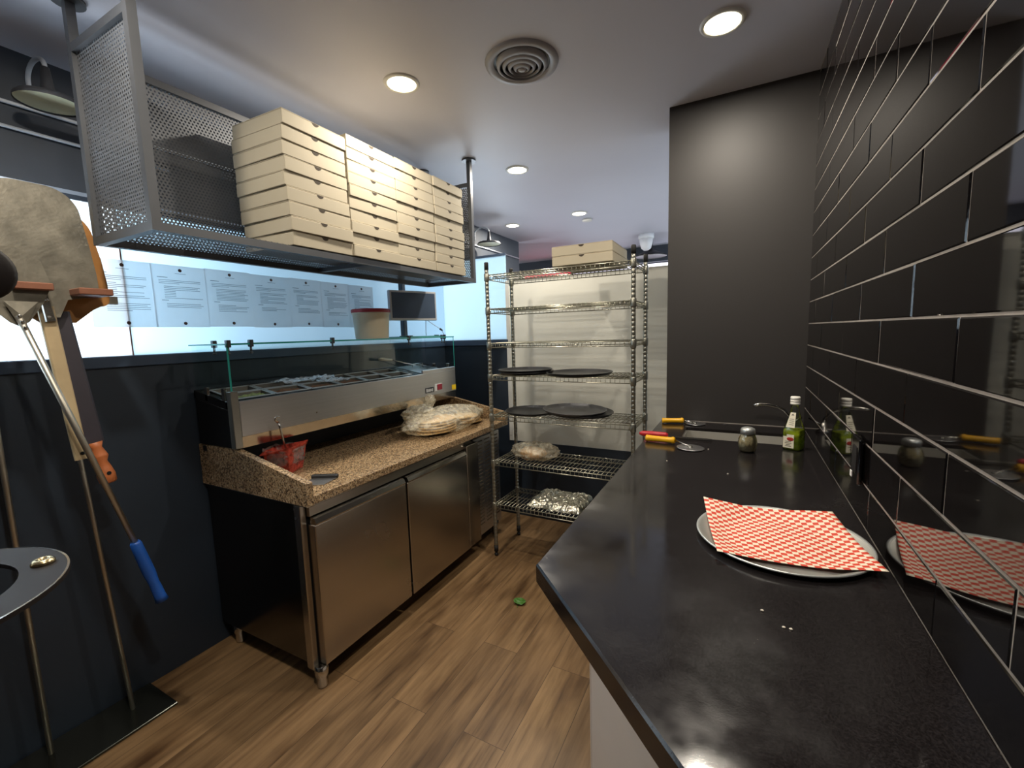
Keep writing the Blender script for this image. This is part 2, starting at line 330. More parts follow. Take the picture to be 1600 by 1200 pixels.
# tiled right wall: grout bed with individual bevelled glossy tiles
mb = MB().box(XR, XR + .15, -1.7, YN + .3, 0, ZC); mb.cur = 1
rowh = .1013
for n in range(-10, 17):
    z0 = 1.0 + n * rowh + .0022; z1 = z0 + rowh - .0044
    if z0 < 0.0 or z0 > ZC - .01: continue
    z1 = min(z1, ZC - .001)
    ph = 1.072 if n % 2 else .867
    k = -8
    while True:
        y0 = ph + .412 * k + .0016; y1 = y0 + .412 - .0032; k += 1
        if y1 < -1.65: continue
        y0 = max(y0, -1.65)
        if y0 > YN - .01: break
        y1 = min(y1, YN - .002)
        t1, t2 = random.uniform(-.0009, .0007), random.uniform(-.0005, .0003)
        bq = .0022
        vs = [(XR, y0, z0), (XR, y1, z0), (XR, y1, z1), (XR, y0, z1), (XR - .0014 + t1, y0 + bq, z0 + bq), (XR - .0014 - t1, y1 - bq, z0 + bq), (XR - .0014 - t1 + t2, y1 - bq, z1 - bq), (XR - .0014 + t1 + t2, y0 + bq, z1 - bq)]
        mb.add(vs, [(4, 5, 6), (4, 6, 7), (0, 1, 5, 4), (1, 2, 6, 5), (2, 3, 7, 6), (3, 0, 4, 7)])
struct('wall_right', mb, [M['grout'], M['tile']])
struct('wall_nook', MB().box(-.36, XR + .15, YN, YN + .3, 0, ZC), M['dark'])
struct('wall_near', MB().box(-6, .43, -1.8, -1.7, 0, ZC), M['dark'])
struct('wall_far', MB().box(-6, .43, 6.5, 6.6, 0, ZC), M['soffit'])
# low wall on the left with its return at the back, both carrying frosted screens
mb = MB().box(XW - .12, XW, -1.7, YB + .1, 0, 1.41); mb.cur = 1; mb.box(XW - .13, XW + .012, -1.7, YB + .1, 1.41, 1.457, .003)
struct('wall_left', mb, [M['hazed_black'], M['cap']])
mb = MB().box(XW, -1.66, YB, YB + .1, 0, 1.41); mb.cur = 1; mb.box(XW + .012, -1.66, YB - .01, YB + .1, 1.41, 1.457, .003)
struct('wall_back', mb, [M['hazed_black'], M['cap']])
mb = MB().box(-1.66, XR + .1, YB, YB + .1, 0, .63); struct('wall_back_lower', mb, M['hazed_black'])
mb = MB().box(-1.66, XR + .1, YB + .004, YB + .09, .63, 1.915); mb.cur = 1; mb.box(-1.672, -1.64, YB - .004, YB + .06, .63, 1.915); mb.box(-1.66, -.36, YB - .002, YB + .09, 1.915, 1.92)
mb.cur = 2; mb.box(-1.662, -1.657, YB - .0055, YB - .004, .67, .675)
struct('wall_back_panel', mb, [M['white'], M['whiteedge'], M['screw']])
GT = 2.065
def window(name, x0, x1, y0, y1, z0, z1, m, alongx=False):
    o = struct(name, MB().box(x0, x1, y0, y1, z0, z1), m)
    f = MB()
    if alongx: f.box(x0, x1, y0 - .006, y1 + .006, z1, z1 + .018)
    else: f.box(x0 - .006, x1 + .006, y0, y1, z1, z1 + .018)
    f.build('top_rail', M['cap'], o)
    return o
window('window_1', XW - .018, XW - .012, -1.6, .897, 1.457, GT, M['frost1'])
window('window_2', XW - .018, XW - .012, .901, YB + .036, 1.457, GT, M['frost2'])
window('window_3', XW - .012, -1.68, YB + .03, YB + .036, 1.457, 2.12, M['frost2'], True)
struct('trim_5', MB().box(XW - .019, XW - .011, .8965, .9015, 1.457, GT), M['pegwood'])
# dark soffit beyond the low wall, its conduits, far soffit and lit menu boards
struct('trim_1', MB().box(-3.0, -2.49, -1.7, 5.0, 2.148, ZC), M['soffit'])
struct('trim_2', MB().box(-2.48, .3, 6.3, 6.5, 2.42, ZC), M['soffit'])
for i, z in enumerate((2.426, 2.335)):
    struct('trim_%d' % (i + 3), MB().tube([(-2.478, -1.6, z), (-2.478, 4.98 if i == 0 else 1.2, z)], .007, 6), M['conduit'])

# ------------------------------------------------------------------ recessed lights
def downlight(x, y, label, first=[None]):
    if first[0] is None:
        t = thing('recessed_downlight', label, 'ceiling light', (x, y, ZC), group='recessed ceiling downlights')
        MB().lathe([(.062, -.004), (.064, -.008), (.078, -.006), (.08, 0)], seg=36, cap0=False, cap1=False).build('trim_ring', M['lamptrim'], t)
        MB().lathe([(.0, -.005), (.063, -.005)], seg=36, cap0=False, cap1=False).build('diffuser', M['lamp'], t)
        first[0] = t
    else: t = dup(first[0], (x, y, ZC), label=label)
    area('downlight_lamp', (x, y, ZC - .012), .075, DOWNLIGHT_W, WARM)
    return t
downlight(-.095, 1.945, 'round recessed downlight over the black counter, beside the tiled wall')
downlight(-1.38, 1.64, 'lit recessed downlight above the pizza box shelf, left of the round vent')
downlight(-1.411, 2.842, 'recessed downlight directly above the chrome wire rack')
downlight(-1.413, 4.157, 'recessed downlight beyond the wire rack, next to the small sprinkler disc')
downlight(-2.16, 4.208, 'small far recessed downlight nearest the dark soffit')
downlight(-1.39, .42, 'recessed downlight above the near floor, out in front of the prep counter')
downlight(-.095, .3, 'recessed downlight above the near end of the black counter')
t = thing('ceiling_vent', 'round grey ceiling air vent with concentric rings between two downlights', 'vent', (-.85, 1.782, ZC))
MB().lathe([(.155, 0), (.152, -.008), (.128, -.012), (.118, -.004)], seg=48, cap0=False, cap1=False).build('outer_flange', M['vent'], t)
for k, r in enumerate((.108, .085, .062, .039)):
    MB().lathe([(r, -.001), (r - .004, -.016 - .002 * k), (r - .016, -.022 - .003 * k), (r - .012, -.010)], seg=48, cap0=False, cap1=False).build('ring', M['vent'], t)
MB().lathe([(.018, -.002), (.018, -.028), (.008, -.033), (.001, -.034)], seg=20).build('centre_boss', M['vent'], t)
MB().lathe([(.118, -.001), (.0, -.001)], seg=40, cap0=False, cap1=False).build('backing', M['black'], t)
t = thing('sprinkler_cover', 'small pale sprinkler cover disc beside a far downlight', 'sprinkler', (-1.42, 4.42, ZC))
MB().lathe([(.05, 0), (.05, -.014), (.045, -.02), (.001, -.021)], seg=24).build('cover_plate', M['lamptrim'], t)
t = thing('dome_camera', 'white dome camera hanging from the ceiling beyond the wire rack', 'camera', (-1.04, 5.5, ZC))
MB().lathe([(.09, 0), (.09, -.04), (.085, -.055)], seg=28).build('base_ring', M['domewhite'], t)
MB().lathe([(.08, -.05), (.07, -.12), (.055, -.165), (.03, -.185), (.001, -.19)], seg=28).build('dome', M['domewhite'], t)
def gooseneck(x, y, z, label, r):
    t = thing('gooseneck_lamp', label, 'lamp', (x, y, z), group='gooseneck lamps on the soffit')
    MB().lathe([(r, 0), (r * .99, .012), (r * .9, .022), (.03, .03), (.02, .05), (.012, .13)], seg=32, cap0=False).build('shade', M['frame'], t)
    MB().lathe([(.001, .006), (r * .97, .006)], seg=32, cap0=False, cap1=False).build('shade_inside', M['lampoff'], t)
    pts = []
    for k in range(13):
        a = PI * k / 12; pts.append((-.085 + .085 * math.cos(a), 0, .13 + .05 * math.sin(a)))
    pts.append((-2.49 - x, 0, .06))
    MB().tube(pts, .008, 8).build('arm', M['conduit'], t)
    return t
gooseneck(-2.32, .752, 2.405, 'pale-shaded gooseneck lamp on the dark soffit, left of the mesh shelf', .098)
gooseneck(-2.32, 3.98, 2.415, 'far gooseneck lamp on the dark soffit, seen right of the mesh shelf', .12)
t = thing('pendant_lamp', 'dark pendant lamp with curved rim at the far soffit behind the rack', 'lamp', (-1.08, 6.0, 2.5))
MB().lathe([(.03, .13), (.03, .03), (.1, .0), (.19, -.045), (.2, -.06), (.19, -.055), (.001, -.03)], seg=32).build('shade', M['black'], t)
MB().lathe([(.2, -.058), (.203, -.061), (.199, -.063)], seg=32, cap0=False, cap1=False).build('rim', M['bright'], t)
for (x0, x1, m, lb) in ((-3.1, -2.3, 'menuR', 'red backlit menu board glimpsed through the top of the wire rack'), (-2.28, -.6, 'menuW', 'white backlit menu board glimpsed behind the wire rack top')):
    t = thing('menu_board', lb, 'menu board', ((x0 + x1) / 2, 6.42, 2.05))
    MB().box(x0, x1, 6.40, 6.44, 2.05, 2.41).build('board_frame', M['frame'], t, world=True); MB().box(x0 + .01, x1 - .01, 6.385, 6.4, 2.06, 2.405).build('lit_face', M[m], t, world=True)

# ------------------------------------------------------------------ hanging perforated shelf
def perforated(u0, u1, v0, v1, fn, pitch=.0135, hole=.0041):
    mb = MB(); rh = pitch * .8660254; R_ = pitch / math.sqrt(3); nr = int((v1 - v0) / rh); nc = int((u1 - u0) / pitch)
    hexa = [(math.sin(PI / 3 * k), math.cos(PI / 3 * k)) for k in range(6)]
    vs = []; fs = []
    for j in range(nr + 1):
        v = v0 + j * rh; ox = pitch / 2 if j % 2 else 0
        for i in range(nc + 1):
            u = u0 + i * pitch + ox
            if u > u1: continue
            o = len(vs)
            for a, b in hexa: vs.append(fn(u + a * R_, v + b * R_))
            for a, b in hexa: vs.append(fn(u + a * hole, v + b * hole))
            for k in range(6): q = (k + 1) % 6; fs.append((o + k, o + q, o + 6 + q, o + 6 + k))
    mb.add(vs, fs); return mb
bx0, bx1, by0, by1, bz0, bz1 = -1.98, -1.60, .72, 2.52, 1.872, 2.46
sh = thing('hanging_mesh_shelf', 'long black perforated steel shelf hung from the ceiling, holding pizza boxes', 'shelf', (bx0, by0, bz0))
fr = MB(); s = .013
for x in (bx0, bx1):
    fr.box(x - s + .0005, x + s - .0005, by0 + s, by1 - s, bz0 - 2 * s, bz0)
    for y in (by0, by1): fr.box(x - s, x + s, y - s, y + s, bz0 - 2 * s, ZC - .001)
for y in (by0, by1):
    fr.box(bx0 + s, bx1 - s, y - s + .0005, y + s - .0005, bz0 - 2 * s, bz0); fr.box(bx0 + s, bx1 - s, y - s + .0005, y + s - .0005, bz1, bz1 + 2 * s)
fr.box(bx0 - s + .0005, bx0 + s - .0005, by0 + s, by1 - s, bz1, bz1 + 2 * s)
fr.box(bx0, bx1, 1.60, 1.63, bz0 - .022, bz0 - .002)
fr.build('frame', M['frame'], sh, world=True)
for x in (bx0, bx1):
    for y in (by0, by1): MB().lathe([(.045, -.012), (.045, -.001)], (x, y, ZC), 20).build('ceiling_flange', M['frame'], sh, world=True)
perforated(bx0, bx1, by0, by1, lambda u, v: (u, v, bz0 + .004)).build('bottom_panel', M['blackm'], sh, world=True)
perforated(by0, by1, bz0, bz1, lambda u, v: (bx0, u, v)).build('back_panel', M['blackm'], sh, world=True)
perforated(bx0, bx1, bz0, bz1, lambda u, v: (u, by0, v)).build('end_panel', M['blackm'], sh, world=True)
perforated(bx0, bx1, bz0, bz1, lambda u, v: (u, by1, v)).build('end_panel', M['blackm'], sh, world=True)

# ------------------------------------------------------------------ pizza boxes
def box_kind(S, H):
    """a folded box with its tab towards +X; origin at the bottom centre"""
    t = thing('pizza_box', '', 'pizza box', (0, 0, -5))
    h = S / 2
    MB().box(-h, h, -h, h, 0, H - .006, .0015).build('tray', M['card'], t)
    lid = MB(); a = .012
    lid.box(-h + .001, h - .002, -h + .001, h - .001, H - .0045, H - .001, .001)
    lid.build('lid', M['card'], t)
    MB().box(-h + .004, h - .003, -h + .003, h - .003, H - .006, H - .0045).build('lid_fold', M['cardin'], t)
    pts = [(-.016, 0)] + [(.016 * math.cos(q), -.012 * math.sin(q)) for q in [PI - PI * k / 10 for k in range(11)]] + [(.016, 0)]
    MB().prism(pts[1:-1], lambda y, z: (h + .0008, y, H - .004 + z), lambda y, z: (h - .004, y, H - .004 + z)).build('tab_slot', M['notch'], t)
    return t
ORD = ['bottom', 'second', 'third', 'fourth', 'fifth', 'sixth', 'seventh', 'eighth', 'ninth', 'top']
stacks = [(1.333, 9, .0566, .31, 'leftmost'), (1.6375, 10, .0532, .306, 'second from left'), (1.946, 10, .0532, .306, 'third from left'), (2.252, 10, .0532, .292, 'rightmost')]
for yc, n, H, S, nm in stacks:
    p = None
    for k in range(n):
        lv = 'topmost box' if k == n - 1 else ('bottom box' if k == 0 else '%s box up' % ORD[k])
        lab = 'white pizza box, %s in the %s stack on the mesh shelf' % (lv, nm)
        dy = random.uniform(-.004, .004); dx = random.uniform(-.006, .004); rz = random.uniform(-.012, .012)
        if nm == 'leftmost': dy += -.014 * min(1, k / 5); rz += .004 * k * .5
        tilt = 0.0
        loc = (-1.583 - S / 2 + dx, yc + dy, bz0 + .006 + k * H); rot = (0, tilt, rz)
        if p is None:
            p = box_kind(S, H); p.location = loc; p.rotation_euler = rot; p['label'] = lab; p['group'] = 'pizza boxes on the hanging shelf'
        else: dup(p, loc, rot, lab)
p = box_kind(.36, .056); p.location = (-.822, 2.628, 1.886); p.rotation_euler = (0, 0, -PI / 2); p['label'] = 'lower of the two white pizza boxes on top of the wire rack'; p['group'] = 'pizza boxes on the wire rack'
dup(p, (-.826, 2.63, 1.942), (0, 0, -PI / 2 + .01), 'upper of the two white pizza boxes on top of the wire rack')

# ------------------------------------------------------------------ papers on the frosted screen
ys = [(.782, 1.003), (.995, 1.2175), (1.2155, 1.4385), (1.4365, 1.6595), (1.6575, 1.8745), (1.8695, 2.089), (2.085, 2.304)]
plab = ['leftmost printed sheet on the frosted screen, partly behind the pizza peel', 'second printed sheet from the left on the frosted screen', 'third printed sheet from the left on the frosted screen', 'middle of the seven printed sheets on the frosted screen', 'third printed sheet from the right on the frosted screen', 'printed sheet on the screen just left of the white bucket', 'rightmost printed sheet on the screen, behind the white bucket']
for i, (y0, y1) in enumerate(ys):
    dz = random.uniform(-.003, .003); z0, z1 = 1.577 + dz, 1.856 + dz; x = XW - .0095 + .0006 * (i % 2)
    t = thing('printed_sheet', plab[i], 'paper', (x, (y0 + y1) / 2, z0), group='recipe sheets on the frosted screen')
    sl = random.uniform(-.002, .003)
    MB().grid(6, 8, lambda u, v: (x + .0016 * math.sin(5 * u + i) * math.sin(3 * v), y0 + (y1 - y0) * u + sl * v, z0 + (z1 - z0) * v)).build('sheet', M['paper'], t, world=True)
    ink = MB(); X1 = x + .0025; W = y1 - y0; rnd = random.Random(i)
    def line(a, b, z, th=.0016): ink.box(X1, X1 + .0003, y0 + W * a, y0 + W * b, z - th / 2, z + th / 2)
    line(.42, .62, z1 - .036, .0014); line(.1, .28, z1 - .056, .002)
    z = z1 - .068
    for q in range(3): line(.12, .88 - .4 * (q == 2), z); z -= .0072
    z -= .006
    for q in range(rnd.randint(8, 10)): line(.2, rnd.choice((.86, .9, .82, .4)), z); z -= .0074
    z -= .003; line(.14, .26, z, .002); z -= .015
    for q in range(rnd.randint(3, 5)): line(.22, rnd.choice((.9, .85, .6)), z); z -= .0074
    ink.build('printed_text', M['ink'], t, world=True)
    for zz, r in ((z1 - .021, .0075), (z0 + .018, .0075)):
        MB().lathe([(.0005, 0), (r, 0), (r, .0004), (.0005, .0004)], (X1, (y0 + y1) / 2 + .004, zz), 16, Matrix.Rotation(PI / 2, 4, 'Y')).build('printed_seal', M['stamp'], t, world=True)

# ------------------------------------------------------------------ pizza peels and their stand (left)
st = thing('peel_stand', 'steel peel stand with dark base plate and brown peg boards against the left wall', 'stand', (-2.17, .5, 0))
MB().box(-2.285, -2.05, .12, .80, .001, .012, .002).build('base_plate', M['plate'], st, world=True)
rA = [(-2.18, .698, .01), (-2.178, .66, .85), (-2.17, .617, 1.665)]; rB = [(-2.216, .466, .01), (-2.2, .462, 1.125), (-2.19, .46, 1.665)]
MB().tube(rA, .0085, 10).build('rod', M['rod'], st, world=True)
MB().tube(rB, .0085, 10).build('rod', M['rod'], st, world=True)
MB().box(-2.185, -2.165, .40, .82, 1.66, 1.69, .002).build('crossbar', M['rod'], st, world=True)
MB().box(-2.17, -1.96, .494, .583, 1.682, 1.705, .003).build('peg_board', M['pegwood'], st, world=True)
MB().box(-2.17, -1.96, .643, .733, 1.674, 1.697, .003).build('peg_board', M['pegwood'], st, world=True)
# large aluminium peel
def rounded_blade(cy, z0, z1, hw, neck, nz):
    """outline in (y,z): flared shoulders, rounded front corners"""
    pts = []
    r = hw * .62; ht = hw * .86
    for k in range(11): a = PI * .46 * k / 10; pts.append((cy + ht - r + r * math.sin(a), z1 - r + r * math.cos(a)))
    pts += [(cy + hw * .95, z0 + .17), (cy + hw, z0 + .08), (cy + hw, z0 + .045)]
    for k in range(6): a = PI * .5 * k / 5; pts.append((cy + hw - .03 + .03 * math.cos(a), z0 + .03 - .03 * math.sin(a)))
    pts += [(cy + neck * 2.2, z0 - .012), (cy + neck, nz)]
    return pts + [(2 * cy - y, z) for y, z in pts[::-1]]
def lean(X0, k, z0):  # leaning back towards the wall as it rises
    return lambda d: (lambda y, z: (X0 + d - k * (z - z0), y, z))
pl = thing('pizza_peel', 'large worn aluminium pizza peel with flat pale wood handle', 'pizza peel', (-2.06, .6, 1.115), group='peels on the stand')
L = lean(-2.045, .06, 1.7)
MB().prism(rounded_blade(.588, 1.672, 2.036, .135, .022, 1.60), L(-.001), L(.001)).build('blade', M['alum'], pl, world=True)
hd = MB()
def flatbar(mb, p0, p1, w0, w1, th, seg=6):
    p0, p1 = Vector(p0), Vector(p1); d = (p1 - p0).normalized(); a = Vector((0, 1, 0)); a = (a - d * a.dot(d)).normalized(); b = d.cross(a)
    rings = []
    for k in range(seg + 1):
        q = p0.lerp(p1, k / seg); w_ = (w0 + (w1 - w0) * k / seg) / 2
        rings.append([q + a * (w_ * cx) + b * (th / 2 * cy) for cx, cy in ((-1, -.6), (-.8, -1), (.8, -1), (1, -.6), (1, .6), (.8, 1), (-.8, 1), (-1, .6))])
    mb.loft(rings, smooth=False)
flatbar(hd, (-2.042, .578, 1.635), (-2.0, .600, 1.115), .040, .036, .016)
h1 = hd.build('handle', M['palewood'], pl, world=True)
MB().lathe([(.006, 0), (.006, .001)], (-1.992, .602, 1.137), 14, Matrix.Rotation(PI / 2, 4, 'Y')).build('hanging_hole', M['gap'], h1, world=True)
soc = MB(); flatbar(soc, (-2.036, .574, 1.675), (-2.030, .581, 1.585), .022, .026, .024); soc.build('socket', M['bright'], pl, world=True)
for z in (1.60, 1.655): MB().sphere((-2.018, .578, z), .004, .005, .005, 8, 6).build('rivet', M['bright'], pl, world=True)
# wooden peel behind it, dark handle with turned grip
pw = thing('pizza_peel', 'wooden-bladed pizza peel with dark handle and turned orange grip', 'pizza peel', (-2.1, .62, 1.0), group='peels on the stand')
L = lean(-2.115, .05, 1.7)
MB().prism(rounded_blade(.624, 1.645, 1.985, .150, .045, 1.585), L(-.006), L(.004)).build('blade', M['peelwood'], pw, world=True)
hd = MB(); flatbar(hd, (-2.08, .612, 1.62), (-2.02, .645, 1.160), .068, .052, .02); hd.build('handle', M['darkwood'], pw, world=True)
g = MB(); d0, d1 = Vector((-2.02, .645, 1.162)), Vector((-2.002, .663, 1.012)); ax = (d1 - d0)
rot = Vector((0, 0, 1)).rotation_difference(ax.normalized()).to_matrix().to_4x4(); Lg = ax.length
g.lathe([(.022, 0), (.015, Lg * .13), (.023, Lg * .32), (.024, Lg * .36), (.016, Lg * .48), (.021, Lg * .62), (.026, Lg * .8), (.024, Lg * .97), (.02, Lg)], d0, 20, rot); gr = g.build('grip', M['orangegrip'], pw, world=True)
MB().lathe([(.0065, 0), (.0065, .002)], d0.lerp(d1, .76) + Vector((.0255, .001, .003)), 12, Matrix.Rotation(PI / 2, 4, 'Y')).build('hanging_hole', M['gap'], gr, world=True)
# small perforated turning peel with tube handle and blue grip
pt = thing('turning_peel', 'small aluminium turning peel with thin tube handle and blue grip', 'pizza peel', (-1.93, .7, .5), group='peels on the stand')
L = lean(-1.985, .03, 1.6)
hd = MB(); tri = [(.500, 1.567), (.522, 1.582), (.560, 1.642), (.585, 1.70), (.568, 1.775), (.51, 1.815), (.44, 1.80), (.40, 1.72), (.43, 1.64), (.48, 1.58)]
hd.prism(tri, L(-.001), L(.001)).build('blade', M['alum'], pt, world=True)
MB().add([(-1.974, .470, 1.645), (-1.974, .545, 1.645), (-1.972, .512, 1.575), (-1.972, .494, 1.575), (-1.966, .503, 1.60)], [(0, 1, 4), (1, 2, 4), (2, 3, 4), (3, 0, 4)]).build('folded_neck', M['alum'], pt, world=True)
tp0, tp1 = Vector((-1.975, .497, 1.60)), Vector((-1.925, .687, .785))
MB().tube([tp0, tp0.lerp(tp1, .5), tp1], .0095, 12).build('tube_handle', M['rod'], pt, world=True)
for q in (.0, .022, .044): MB().sphere(tp0.lerp(tp1, q) + Vector((.01, 0, 0)), .004, .005, .005, 8, 6).build('rivet', M['bright'], pt, world=True)
e = Vector((-1.905, .735, .545)); dv = (e - tp1)
MB().tube([tp1 - dv * .03, tp1, tp1 + dv * .15, tp1 + dv * .5, tp1 + dv * .68, tp1 + dv * .78, tp1 + dv * .92, e], [.014, .0175, .0185, .0195, .016, .0175, .018, .021], 16).build('grip', M['blue'], pt, world=True)
MB().lathe([(.0005, 0), (.013, 0)], e + dv.normalized() * .0006, 16, Vector((0, 0, 1)).rotation_difference(dv.normalized()).to_matrix().to_4x4(), False, False).build('hanging_hole', M['gap'], pt, world=True)
# foreground holder with a flat ring plate
hs = thing('ring_holder_stand', 'dark steel ring plate with screw, cut off at the left edge', 'stand', (-1.33, 0, 0))
cx, cy, cz = -1.16, .08, 1.1; rg = MB(); n = 64
prof = [(.158, -.004), (.222, -.004), (.222, .004), (.158, .004)]
rg.loft([[Vector((cx + r * math.cos(2 * PI * k / n), cy + r * math.sin(2 * PI * k / n), cz + z)) for r, z in prof] for k in range(n + 1)], False, False, False).build('ring_plate', M['bracket'], hs, world=True)
MB().lathe([(.2218, .0041), (.2185, .0044)], (cx, cy, cz), 72, None, False, False).build('polished_edge', M['bright'], hs, world=True)
MB().lathe([(.017, 0), (.017, .004), (.013, .009), (.007, .0095), (.006, .005), (.0005, .005)], (-1.133, .267, cz + .004), 20).build('screw', M['bscrew'], hs, world=True)
MB().tube([(-1.33, 0, .012), (-1.33, 0, 1.75)], .016, 14).build('pole', M['rod'], hs, world=True)
MB().lathe([(.16, 0), (.16, .01), (.02, .02)], (-1.33, 0, 0.001), 28).build('base', M['bracket'], hs, world=True)
kc = Vector((-.934, .199, 1.607))
MB().tube([(-1.33, 0, kc.z), kc + Vector((-.06, -.02, 0)), kc], .010, 10).build('arm', M['bracket'], hs, world=True)
kd = (Vector((0, 0, 1.5)) - kc).normalized(); kr = Vector((0, 0, 1)).rotation_difference(kd).to_matrix().to_4x4()
MB().lathe([(.004, -.05), (.02, -.04), (.037, -.015), (.041, 0), (.037, .008), (.02, .011), (.001, .0115)], kc, 32, kr).build('round_knob', M['bracket'], hs, world=True)

# ------------------------------------------------------------------ refrigerated prep counter
FX = -1.54; fy0, fy1 = 1.102, 2.80
pc = thing('prep_counter', 'stainless refrigerated prep counter with raised speckled granite top', 'prep counter', (-1.9, 1.95, 0))
b = MB().box(XW + .012, FX - .06, fy0 + .012, 2.415, .105, .825, .002); b.box(XW + .012, FX - .085, 2.415, fy1 - .01, .105, .825, .002)
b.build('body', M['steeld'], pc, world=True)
MB().box(FX - .085, FX - .045, fy0 + .002, fy0 + .028, .09, .822, .002).build('corner_post', M['steel'], pc, world=True)
MB().box(FX - .06, FX - .052, fy0 + .028, 2.27, .1, .825).build('door_gasket', M['gap'], pc, world=True)
for (a, c) in ((fy0 + .034, 1.688), (1.702, 2.262)):
    d = MB().box(FX - .052, FX, a, c, .108, .735, .003).build('door', M['steel'], pc, world=True)
    hp = MB(); poly = [(FX - .052, .735), (FX, .735), (FX + .004, .742), (FX - .006, .762), (FX - .03, .766), (FX - .052, .752)]
    hp.prism(poly, lambda x, z: (x, a + .004, z), lambda x, z: (x, c - .004, z)).build('handle_lip', M['bright'], d, world=True)
MB().box(FX - .05, FX - .026, fy0 + .03, 2.27, .770, .812, .002).build('control_strip', M['steel'], pc, world=True)
MB().box(FX - .06, FX - .004, 2.272, 2.408, .108, .79, .002).build('side_panel', M['steel'], pc, world=True)
vp = MB().box(FX - .075, FX - .058, 2.44, 2.785, .085, .79, .002)
vent = vp.build('vent_panel', M['steelz'], pc, world=True)
for col in ((2.475, 2.545), (2.575, 2.645), (2.69, 2.76)):
    sl = MB()
    for k in range(24):
        z = .16 + k * .026; sl.box(FX - .058, FX - .0565, col[0], col[1], z, z + .009)
    sl.build('louvre_column', M['knobp'], vent, world=True)
MB().sphere((FX - .055, 2.462, .50), .006, .007, .007, 10, 6).build('lock', M['bright'], vent, world=True)
for x, y in ((FX - .038, fy0 + .034), (XW + .09, fy0 + .05), (FX - .08, fy1 - .08), (XW + .09, fy1 - .08)):
    MB().lathe([(.022, .002), (.024, .01), (.024, .05), (.028, .055), (.028, .105)], (x, y, 0), 18).build('leg', M['bright'], pc, world=True)
MB().box(XW + .008, FX + .012, fy0 + .0285, fy1 - .0285, .83, .868, .003).build('granite_top', M['granite'], pc, world=True)
MB().box(XW + .008, FX + .005, fy0, fy1, .8255, .8298).build('top_edge_trim', M['bright'], pc, world=True)
poly = [(XW + .008, .83), (FX + .014, .83), (FX + .014, .926), (-2.0, 1.022), (XW + .008, 1.022)]
for y in (fy0 - .002, fy1 - .028):
    MB().prism(poly, lambda x, z: (x, y, z), lambda x, z: (x, y + .03, z)).build('granite_end_panel', M['granite'], pc, world=True)
MB().box(-2.245, -2.215, fy0 - .004, fy0 - .002, .995, 1.02).build('black_clip', M['black'], pc, world=True)

def slope(mb):
    for v in mb.v:
        if v.z > 1.15: v.z += .17 * (ux1 - v.x) - .006
    return mb
# topping unit with glass guard on the raised granite ends
ux0, ux1, uy0, uy1 = XW + .02, -1.975, 1.098, 2.79
tu = thing('topping_display', 'long stainless chilled topping unit with glass guard on the prep counter', 'topping unit', (-2.13, 1.95, 1.024))
hb = MB(); hb.box(ux0, ux1 - .004, uy0 + .002, uy1 - .002, 1.024, 1.20, .003)
hb.box(ux1 - .05, ux1 - .001, uy0, uy1, 1.20, 1.238, .003); hb.box(ux0, ux0 + .012, uy0, uy1, 1.20, 1.238, .002); hb.box(ux0, ux1, uy0, uy0 + .03, 1.20, 1.238, .002); hb.box(ux0, ux1, 2.36, uy1, 1.20, 1.238, .002)
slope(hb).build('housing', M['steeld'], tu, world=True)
MB().box(ux1 - .004, ux1 + .004, uy0 + .03, uy1 - .002, 1.075, 1.238, .002).build('front_panel', M['steelz'], tu, world=True)
lip = MB().prism([(ux1 - .004, 1.024), (ux1 - .02, 1.024), (ux1 - .02, 1.078), (ux1 + .003, 1.078)], lambda x, z: (x, uy0 + .03, z), lambda x, z: (x, uy1 - .002, z)); lip.build('lower_lip', M['bright'], tu, world=True)
MB().box(ux1 - .03, ux1 + .004, uy0 - .003, uy0 + .03, 1.026, 1.283, .002).build('end_flange', M['door'], tu, world=True)
MB().sphere((ux1 + .004, 1.52, 1.12), .003, .005, .005, 8, 6).build('front_screw', M['knobp'], tu, world=True)
dkp = MB().box(ux1 + .004, ux1 + .006, 2.415, 2.51, 1.098, 1.136).build('label_plate', M['dk'], tu, world=True)
gl = MB()
for k, (wd, h0, h1) in enumerate(((.008, .5, 1), (.008, .3, .9), (.009, .4, .8), (.008, .5, .9), (.007, .6, .75), (.009, .35, .95))):
    gl.box(ux1 + .006, ux1 + .0066, 2.425 + k * .0125, 2.425 + k * .0125 + wd, 1.104 + .012 * (1 - h1), 1.106 + .022 * h1)
gl.build('label_lettering', M['glyph'], dkp, world=True)
sw = MB().box(ux1 + .004, ux1 + .007, 2.522, 2.61, 1.1, 1.152, .001).build('switch_plate', M['glyph'], tu, world=True)
MB().box(ux1 + .007, ux1 + .012, 2.548, 2.605, 1.106, 1.148, .002).build('rocker_switch', M['switch'], sw, world=True)
MB().box(ux1 + .004, ux1 + .0052, 2.735, 2.786, 1.084, 1.122).build('warning_sticker', M['sticker'], tu, world=True)
MB().box(ux1 - .012, ux1 + .0045, 2.40, 2.788, 1.238, 1.262, .002).build('front_upstand', M['steelz'], tu, world=True)
gz0, gz1 = 1.285, 1.487
for nm, a in (('top_glass', (ux0, ux1 + .004, uy0 + .0, uy1, gz1, gz1 + .008)), ('end_glass', (ux0 + .02, ux1, uy0 + .001, uy0 + .009, gz0, gz1)), ('end_glass', (ux0 + .02, ux1, uy1 - .009, uy1 - .001, gz0 - .02, gz1)), ('back_glass', (ux0 + .003, ux0 + .011, uy0 + .03, uy1 - .03, gz0 - .04, gz1))):
    MB().box(*a).build(nm, M['glass'], tu, world=True)
